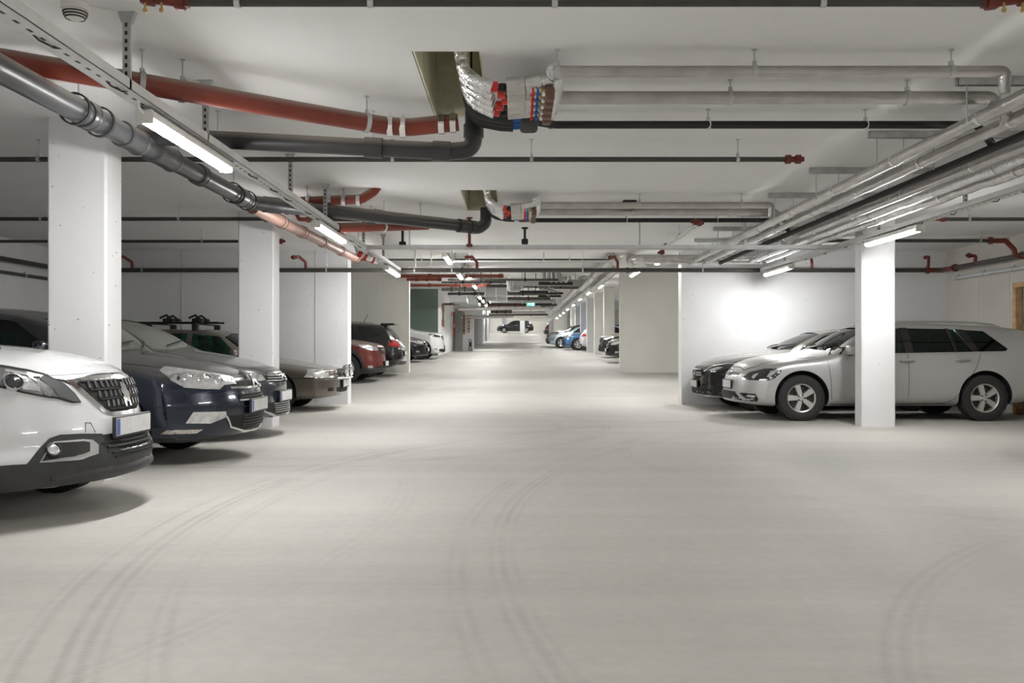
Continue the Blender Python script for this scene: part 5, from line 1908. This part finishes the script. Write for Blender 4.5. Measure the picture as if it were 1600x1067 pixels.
c = Car('saloon_car', 'dark blue saloon with dusty bonnet, between the white crossover and the grey hatchback', -2.52, 8.78, 0, SP, P_blue, nst=100)
c.panes(M_glt, M_gdust_refl)
c.seats()
c.wheels('five')
c.mirrors(1.65, 1.02, P_blue)
tr = lambda pts, ox, oy, k: c.trace([(ox + a * k, oy + b * k) for a, b in pts])
K2 = (190, 540, .16875)
c.patch('headlight', tr([(345, 235), (400, 195), (560, 215), (740, 240), (950, 270), (1040, 305), (1060, 355), (950, 365), (900, 408), (740, 403), (580, 390), (450, 310)], *K2), M_lamp, both=True, off=.008)
for q, r_ in (((745, 300), .045), ((890, 315), .042), ((600, 290), .035)):
    a, z = tr([q], *K2)[0]
    c.round_lamp(a, z, r_, M_lens, M_chrome, out=.006)
c.patch('lamp_strip', c.strip(tr([(450, 320), (580, 385), (740, 398), (900, 402)], *K2), .012), M_lens, both=True, off=.014)
nz = lambda a: .70
c.patch('nose_grille', mirrored([(0, .70), (10, .70), (20, .70), (21, .74), (10, .755), (0, .75)]), M_gap, off=.006)
c.patch('chrome_bar', c.strip([(-24, .695), (-12, .69), (0, .69), (12, .69), (24, .695)], .020), M_chrome, off=.016)
for dz in (0, .055):
    for sd in (1, -1):
        c.patch('emblem', [(0, .735 + dz), (sd * 5.4, .675 + dz), (sd * 5.4, .705 + dz), (0, .772 + dz)] if sd > 0 else [(0, .735 + dz), (-5.4, .675 + dz), (-5.4, .705 + dz), (0, .772 + dz)], M_chrome, off=.028, th=.03)
c.patch('upper_grille', mirrored([(0, .575), (14, .575), (19, .59), (19, .63), (0, .635)]), M_gap, off=.006)
c.patch('grille_bar', c.strip([(-18, .605), (0, .605), (18, .605)], .012), M_plast, off=.014)
c.patch('chrome_bar', c.strip([(-19, .578), (0, .572), (19, .578)], .014), M_ltrim, off=.016)
c.patch('lower_grille', mirrored([(0, .30), (14, .30), (22, .33), (27, .41), (27, .44), (0, .445)]), M_gap, off=.006)
for zz in (.33, .355, .38, .405, .43):
    c.patch('grille_slat', c.strip([(-17, zz), (0, zz), (17, zz)], .010), M_plast, off=.016)
c.patch('chrome_lip', c.strip([(-28, .44), (-25, .34), (-14, .285), (0, .28), (14, .285), (25, .34), (28, .44)], .016), M_chrome, off=.014)
c.patch('fog_light', tr([(590, 720), (660, 615), (960, 608), (970, 660), (870, 680), (820, 720)], *K2), M_lamp, both=True, off=.010)
c.patch('side_reflector', tr([(365, 815), (420, 780), (750, 775), (690, 810)], *K2), mat('worn_silver_trim', (.55, .52, .48), .3, .6, var=.3, scale=40), both=True, off=.008)
c.patch('bumper_joint', c.strip(tr([(300, 570), (640, 568), (1190, 560)], *K2), .005), M_gap, off=.0015, both=True)
c.patch('wing_joint', c.strip(tr([(590, 420), (660, 555)], *K2), .006), M_gap, off=.0015, both=True)
c.patch('under_skirt', [(-70, .20), (70, .20), (70, .255), (-70, .255)], M_plast, off=.006)
c.plate(.52, off=.02)
c.lid([(.12, 0.0), (.16, .35), (.40, .60), (.8, .72), (1.05, .78)])
c.wipers(1.1, 1.07)

# ---------------------------------------------------------------- dark grey hatchback
P_grey = mat('dark_grey_paint', (.055, .060, .068), .24, .5, coat=1., dust=.20)
SP = dict(L=4.33, W=.895, wr=.325, arch=.37, axles=(.92, 3.53), wc=1.1,
          top=[(0, .73), (.06, .775), (.16, .83), (.5, .935), (.95, 1.02), (1.1, 1.045), (1.6, 1.30), (2.05, 1.43), (2.6, 1.48), (3.3, 1.46), (3.8, 1.36), (4.1, 1.15), (4.33, 1.0)],
          ws=wsc(.895), prof=[(.15, .2), (.22, .06), (.30, .0), (.40, .01), (.52, .03), (.62, .03), (.72, .06), (.78, .10), (.9, .24), (1.5, .5)], rprof=rprof_std(),
          pa=.54, pp=2.4, crown=.07, edge=.05, cab=(1.4, 4.0), cab_z=.86,
          win=[[(1.6, 1.03), (2.05, 1.33), (2.5, 1.38), (2.5, 1.02)], [(2.6, 1.02), (2.6, 1.38), (3.2, 1.35), (3.5, 1.08)]],
          ws_poly=(.9, 2.2, [(0, 1.085), (.5, 1.05), (.67, 1.06), (.56, 1.35), (.3, 1.40), (0, 1.41)]))
c = Car('hatchback_car', 'dark grey hatchback with slatted grilles, beside the second left pillar', -2.82, 11.02, 0, SP, P_grey, nst=90)
c.panes(M_glt, M_gdust_refl)
c.seats()
c.wheels('five')
c.mirrors(1.68, 1.04, P_grey)
c.patch('headlight', [(24, .69), (36, .67), (52, .72), (62, .80), (56, .84), (40, .80), (26, .755)], M_lamp, both=True, off=.008)
c.patch('upper_grille', mirrored([(0, .655), (14, .66), (23, .69), (23, .74), (12, .76), (0, .765)]), M_gap, off=.006)
for zz in (.675, .705, .735):
    c.patch('grille_bar', c.strip([(-22, zz + .005), (-6, zz), (0, zz + .012), (6, zz), (22, zz + .005)], .014), M_chrome, off=.016)
for sd in (1, -1):
    c.patch('emblem', [(0, .72), (sd * 5, .68), (sd * 5, .70), (0, .75)], M_chrome, off=.026, th=.03)
c.patch('lower_grille', mirrored([(0, .28), (16, .28), (25, .32), (29, .42), (0, .43)]), M_gap, off=.006)
for zz in (.305, .33, .355, .38, .405):
    c.patch('grille_slat', c.strip([(-18, zz), (0, zz), (18, zz)], .010), M_ltrim, off=.016)
c.patch('chrome_lip', c.strip([(-31, .43), (-27, .32), (-15, .255), (0, .25), (15, .255), (27, .32), (31, .43)], .022), M_ltrim, off=.014)
c.patch('fog_light', [(38, .36), (48, .36), (50, .43), (40, .43)], M_lens, off=.008, both=True)
c.plate(.49, off=.02)
c.lid([(.12, 0.0), (.16, .35), (.40, .58), (.8, .68), (1.05, .74)])
c.wipers(1.1, 1.09)

# ---------------------------------------------------------------- brown estate with roof bars
P_brown = mat('brown_beige_paint', (.150, .128, .108), .28, .5, coat=.9, dust=.12)
SP = dict(L=4.70, W=.88, wr=.315, arch=.36, axles=(1.02, 3.68), wc=1.1,
          top=[(0, .66), (.05, .70), (.14, .735), (.5, .80), (1.0, .88), (1.25, .915), (1.6, 1.14), (1.98, 1.35), (2.3, 1.40), (3.4, 1.41), (4.0, 1.39), (4.35, 1.30), (4.6, .95), (4.7, .85)],
          ws=[(.15, .80), (.25, .86), (.4, .88), (.6, .88), (.75, .875), (.86, .855), (.95, .83), (1.15, .745), (1.35, .655), (1.5, .58)],
          prof=[(.15, .16), (.22, .05), (.30, .02), (.38, .0), (.55, .0), (.60, .06), (.72, .09), (.8, .2), (1.5, .5)], rprof=rprof_std(),
          pa=.34, pp=3.0, crown=.05, edge=.05, cab=(1.45, 4.3), cab_z=.74,
          win=[[(1.62, .93), (2.0, 1.27), (2.45, 1.315), (2.45, .92)], [(2.55, .92), (2.55, 1.32), (3.15, 1.32), (3.25, .93)], [(3.4, .94), (3.35, 1.32), (3.9, 1.31), (4.15, .98)]],
          ws_poly=(1.0, 2.1, [(0, .945), (.5, .925), (.70, .93), (.60, 1.26), (.3, 1.32), (0, 1.33)]))
c = Car('estate_car', 'brown estate car with roof bars and round auxiliary lamps, before the white cross wall', -3.02, 15.85, 0, SP, P_brown, nst=84)
c.panes(M_glg, M_glg)
c.seats()
c.wheels('five')
c.mirrors(1.7, .94, P_brown)
tr = lambda pts, ox, oy, k: c.trace([(ox + a * k, oy + b * k) for a, b in pts])
K5 = (180, 470, .2375)
c.patch('headlight', tr([(1240, 503), (1262, 455), (1370, 450), (1400, 478), (1406, 503)], *K5), M_lens, both=True, off=.006)
c.patch('lamp_bezel', tr([(1246, 500), (1266, 460), (1300, 462), (1305, 500)], *K5), M_ltrim, both=True, off=.010)
c.patch('grille', mirrored([(0, .585), (.24, .585), (.26, .70), (0, .705)]), M_gap, 'front', .006)
for k in range(-4, 5):
    c.patch('grille_bar', [(k * .05 - .006, .59), (k * .05 + .006, .59), (k * .05 + .006, .70), (k * .05 - .006, .70)], M_chrome, 'front', .014)
c.patch('bumper_joint', c.strip([(-80, .565), (-40, .565), (0, .565), (40, .565), (80, .565)], .012), M_gap, off=.002)
c.patch('lower_intake', mirrored([(0, .31), (14, .31), (24, .33), (24, .40), (0, .41)]), M_gap, off=.005)
c.patch('fog_light', [(29, .34), (36, .34), (36, .40), (29, .40)], M_gap, off=.005, both=True)
for sd in (1, -1):
    y = sd * .20
    p, n = c.hit('front', y, .60)
    mb = MB()
    o_ = Vector((p.x + .05, y, .685))
    mb.lathe([(0, .03), (.02, .085), (.05, .105), (.085, .112), (.095, .108), (.095, .10), (.09, .098)], (1, 0, 0), o_, 28)
    al = mb.build('auxiliary_lamp', M_chrome, c.root)
    mb = MB(); mb.lathe([(.088, .1), (.098, .06), (.102, .001)], (1, 0, 0), o_, 28); mb.build('lens', M_lens, al)
    mb = MB(); mb.tube([(p.x - .02, y, .555), (p.x + .07, y, .555), (p.x + .07, y, .60)], .014, 8); mb.build('lamp_bracket', M_steel, al)
mb = MB(); mb.tube([(-.05, -.42, .55), (.06, -.36, .555), (.06, .36, .555), (-.05, .42, .55)], .018, 10); mb.build('lamp_bar', M_chrome, c.root)
c.plate(.46, off=.03, band=False)
c.lid([(.10, 0.0), (.12, .4), (.3, .62), (.8, .70), (1.2, .76)])
c.gaps([[(1.35, .90), (1.38, .5), (1.4, .26)], [(2.5, .91), (2.5, .5), (2.48, .25)]])
for sd in (1, -1):
    c.patch('rub_strip', c.strip([(1.45, .52), (3.2, .52)], .05, 'side'), M_plast, 'side', .008, .014, 4, sd)
for s in (2.45, 3.25):
    pz = c.topz(s, 0)
    mb = MB(); mb.box(-s - .018, -s + .018, -.62, .62, pz + .07, pz + .095)
    rb = mb.build('roof_bar', M_rubber, c.root)
    for sd in (1, -1):
        mb = MB(); mb.bbox(-s - .05, -s + .05, sd * .56 - .05, sd * .56 + .05, c.topz(s, .56) - .02, pz + .09, .015, 2); mb.build('bar_foot', M_rubber, rb)
r = thing('roof_bike_rack', 'black bicycle carrier clamped on the roof bars of the brown estate', 'bike rack')
for y in (-.42, -.12):
    M_ = c.Mx
    pz = c.topz(2.6, 0) + .095
    mb = MB(); mb.tube([M_ @ Vector((-2.1, y, pz + .012)), M_ @ Vector((-3.6, y, pz + .012))], .016, 8); mb.build('carrier_rail', M_rubber, r)
    for q in (2.45, 2.95):
        mb = MB(); mb.bbox(-q - .10, -q + .09, y - .06, y + .06, pz + .0, pz + .085, .025, 2, M=M_); mb.tube([M_ @ Vector((-q + .05, y, pz + .06)), M_ @ Vector((-q - .05, y, pz + .14)), M_ @ Vector((-q - .16, y, pz + .09))], .02, 8); mb.build('wheel_clamp', M_rubber, r)
tag(r, group=None)

# ---------------------------------------------------------------- the other cars along the lane
def generic(name, label, X, Y, rot, paint, L=4.5, W=.89, H=1.46, nose=.74, cowl=1.0, kind='hatch', cat='car', lamp=M_lamp, rim=M_rim, clad=False, style='five', grille=M_gap, bar=M_chrome):
    k = H / 1.46
    rear = {'hatch': [(L - .75, H - .07), (L - .4, H - .25), (L - .1, 1.0 * k), (L, .9 * k)], 'estate': [(L - .75, H - .04), (L - .3, H - .12), (L - .1, 1.0 * k), (L, .9 * k)],
            'suv': [(L - .75, H - .03), (L - .3, H - .09), (L - .12, 1.1 * k), (L, .95 * k)]}[kind]
    sp = dict(L=L, W=W, wr=.33 * (1.08 if kind == 'suv' else 1), arch=.375 * (1.08 if kind == 'suv' else 1), axles=(.9, L - .95), wc=1.1,
              top=[(0, nose - .04), (.06, nose), (.16, nose + .06), (.5, nose + .6 * (cowl - nose)), (1.1, cowl), (1.25, cowl + .03), (1.65, cowl + .25 * k), (2.05, H - .06), (2.5, H)] + rear,
              ws=wsc(W, k), prof=[(.15, .18), (.24, .05), (.34, 0.), (.5, .02), (.65, .05), (nose, .10), (nose + .15, .25), (1.6, .5)], rprof=[(z * k, s) for z, s in rprof_std()],
              pa=.46, pp=2.6, win=[[(1.62, cowl + .0), (2.08, H - .13), (2.5, H - .09), (2.5, cowl - .01)], [(2.6, cowl - .01), (2.6, H - .09), (3.2, H - .10), (3.4, cowl + .01)],
                                   [(3.52, cowl + .03), (3.36, H - .11), (3.75, H - .15), (L - .58, cowl + .12)]],
              ws_poly=(0, 0, [(0, cowl + .07), (.62, cowl + .055), (.52, H - .11), (0, H - .07)]), rw_poly=(0, 0, [(0, cowl + .02), (.60, cowl + .02), (.52, H - .2), (0, H - .17)]))
    c = Car(name, label, X, Y, rot, sp, paint, nst=56, hollow=False, cat=cat)
    c.solid_panes()
    c.wheels(style, rim)
    c.mirrors(1.7, cowl + .02, paint)
    n = nose
    c.patch('headlight', [(26, n - .10), (40, n - .10), (58, n - .02), (60, n + .04), (44, n + .02), (28, n - .02)], lamp, both=True, off=.008)
    c.patch('grille', mirrored([(0, n - .19), (14, n - .18), (22, n - .10), (22, n - .03), (0, n - .02)]), grille, off=.006)
    for zz in (n - .13, n - .08):
        c.patch('grille_bar', c.strip([(-18, zz), (0, zz), (18, zz)], .012), bar, off=.014)
    c.patch('lower_intake', mirrored([(0, .28), (25, .28), (36, .32), (34, .40), (0, .42)]), M_gap, off=.006)
    c.patch('fog_light', [(40, .36), (48, .36), (49, .42), (41, .42)], M_lens, off=.008, both=True)
    c.plate(.47, off=.02)
    c.lid([(.14, 0.0), (.18, .4), (.45, .62), (1.1, .74)])
    zt = 1.0 * k
    c.patch('tail_light', [(.46, zt - .20), (.80, zt - .22), (.78, zt - .02), (.50, zt - .06)], M_tail, 'rear', .006, both=True)
    c.patch('tail_light_side', [(L - .36, zt - .18), (L - .12, zt - .22), (L - .20, zt - .04), (L - .36, zt - .04)], M_tail, 'side', .006, both=True)
    c.plate(.62 * k, rear=True, off=.02)
    c.patch('rear_bumper_trim', mirrored([(0, .33), (.6, .33), (.66, .42), (0, .42)]), M_plast, 'rear', .008)
    c.handle(2.42, .86 * k)
    c.handle(3.3, .88 * k)
    c.gaps([[(1.35, cowl - .06), (1.38, .5), (1.4, .27)], [(2.55, cowl - .02), (2.55, .5), (2.53, .26)]])
    if clad:
        c.patch('arch_cladding', [(-90, .22), (90, .22), (90, .34), (50, .36), (0, .30), (-50, .36), (-90, .34)], M_plast, off=.008)
        for s in sp['axles']:
            ang = np.linspace(-.25, math.pi + .25, 22)
            R0, R1 = sp['arch'] - .0, sp['arch'] + .07
            pl = [(s + math.cos(t) * R0, sp['wr'] + .01 + math.sin(t) * R0) for t in ang] + [(s + math.cos(t) * R1, sp['wr'] + .01 + math.sin(t) * R1) for t in ang[::-1]]
            for sd in (1, -1):
                c.patch('arch_trim', [(a, max(b, .24)) for a, b in pl], M_plast, 'side', .010, .02, 5, sd)
    return c


PI = math.pi
c = generic('suv_car', 'dark red dusty off-roader showing its front past the white cross wall', -3.34, 23.2, 0, mat('dark_red_paint', (.15, .022, .018), .25, .3, coat=.8, dust=.75), 4.65, .94, 1.66, .90, 1.12, 'suv', clad=True)
p, n = c.hit('front', 0, .60)
c = generic('estate_car', 'black estate car with roof rails showing its tail behind the red off-roader', -7.72, 25.35, PI, P_black, 4.6, .90, 1.50, .74, 1.0, 'estate')
for sd in (1, -1):
    mb = MB(); rl = [c.hit('top', s, sd * .55)[0] for s in (2.1, 2.5, 3.2, 3.85)]
    mb.tube(fillet([rl[0], rl[0] + V((-.1, 0, .04)), rl[1] + V((0, 0, .045)), rl[2] + V((0, 0, .045)), rl[3] + V((.1, 0, .04)), rl[3]], .08), .016, 8); mb.build('roof_rail', M_ltrim, c.root)
mb = MB(); q = c.hit('top', 3.4, 0)[0]; mb.tube([q, q + V((-.14, 0, .26))], .008, 6); mb.build('aerial', M_rubber, c.root)
mb = MB(); q = c.hit('top', 4.0, 0)[0]; mb.bbox(q.x - .34, q.x + .02, -.58, .58, q.z - .03, q.z + .03, .015, 2); mb.build('roof_spoiler', P_black, c.root)
c.patch('chrome_strip', c.strip([(-.55, .80), (0, .81), (.55, .80)], .03, 'rear'), M_chrome, 'rear', .01)
generic('hatchback_car', 'black hatchback showing its front past the cream cross wall on the left', -3.28, 33.6, 0, P_black, 4.3, .89, 1.48, .76, 1.02)
generic('crossover_car', 'white crossover before the green wall', -2.86, 36.3, 0, mat('clean_white_paint', (.76, .76, .77), .22, coat=.9), 4.6, .90, 1.68, .96, 1.17, 'suv', lamp=M_lampd)
generic('hatchback_car', 'black car nose just beyond the cream cross wall, right of the lane', 3.30, 32.9, PI, P_black, 4.4, .89, 1.46, .76, 1.0)
generic('crossover_car', 'black crossover with pale dusty bonnet in front of the white far pillar', 3.5, 38.0, PI, mat('dusty_black_paint', (.012, .012, .013), .2, coat=1., dust=.85), 4.5, .91, 1.62, .86, 1.08, 'suv')
generic('estate_car', 'blue estate car parked between the far right pillars', 2.78, 54.0, PI, mat('mid_blue_paint', (.06, .17, .36), .25, .3, coat=.8), 4.7, .92, 1.54, .80, 1.04, 'estate', lamp=M_lens)
generic('hatchback_car', 'white hatchback showing a red tail lamp in front of the blue estate', 7.85, 51.6, 0, mat('clean_white_paint', (.76, .76, .77)), 4.2, .87, 1.52, .80, 1.05, 'suv')
generic('saloon_car', 'pale silver blue car next to the blue estate on the far right', 1.96, 57.2, PI, mat('silver_blue_paint', (.45, .54, .58), .25, .5, coat=.8), 4.6, .90, 1.42, .72, .98)
generic('hatchback_car', 'dark car behind the pale silver blue car', 2.0, 60.0, PI, P_grey, 4.4, .89, 1.50, .84, 1.08)
generic('hatchback_car', 'black car with a red tail lamp beyond the pale silver blue car', 6.9, 87.5, 0, P_black, 4.2, .87, 1.52, .80, 1.05, 'suv')
generic('people_carrier', 'dark car parked across the far end of the lane behind a white pillar', -2.36, 112.5, PI, mat('dark_violet_paint', (.018, .018, .026), .22, .2, coat=.8), 4.6, .92, 1.58, .80, 1.10, 'suv')
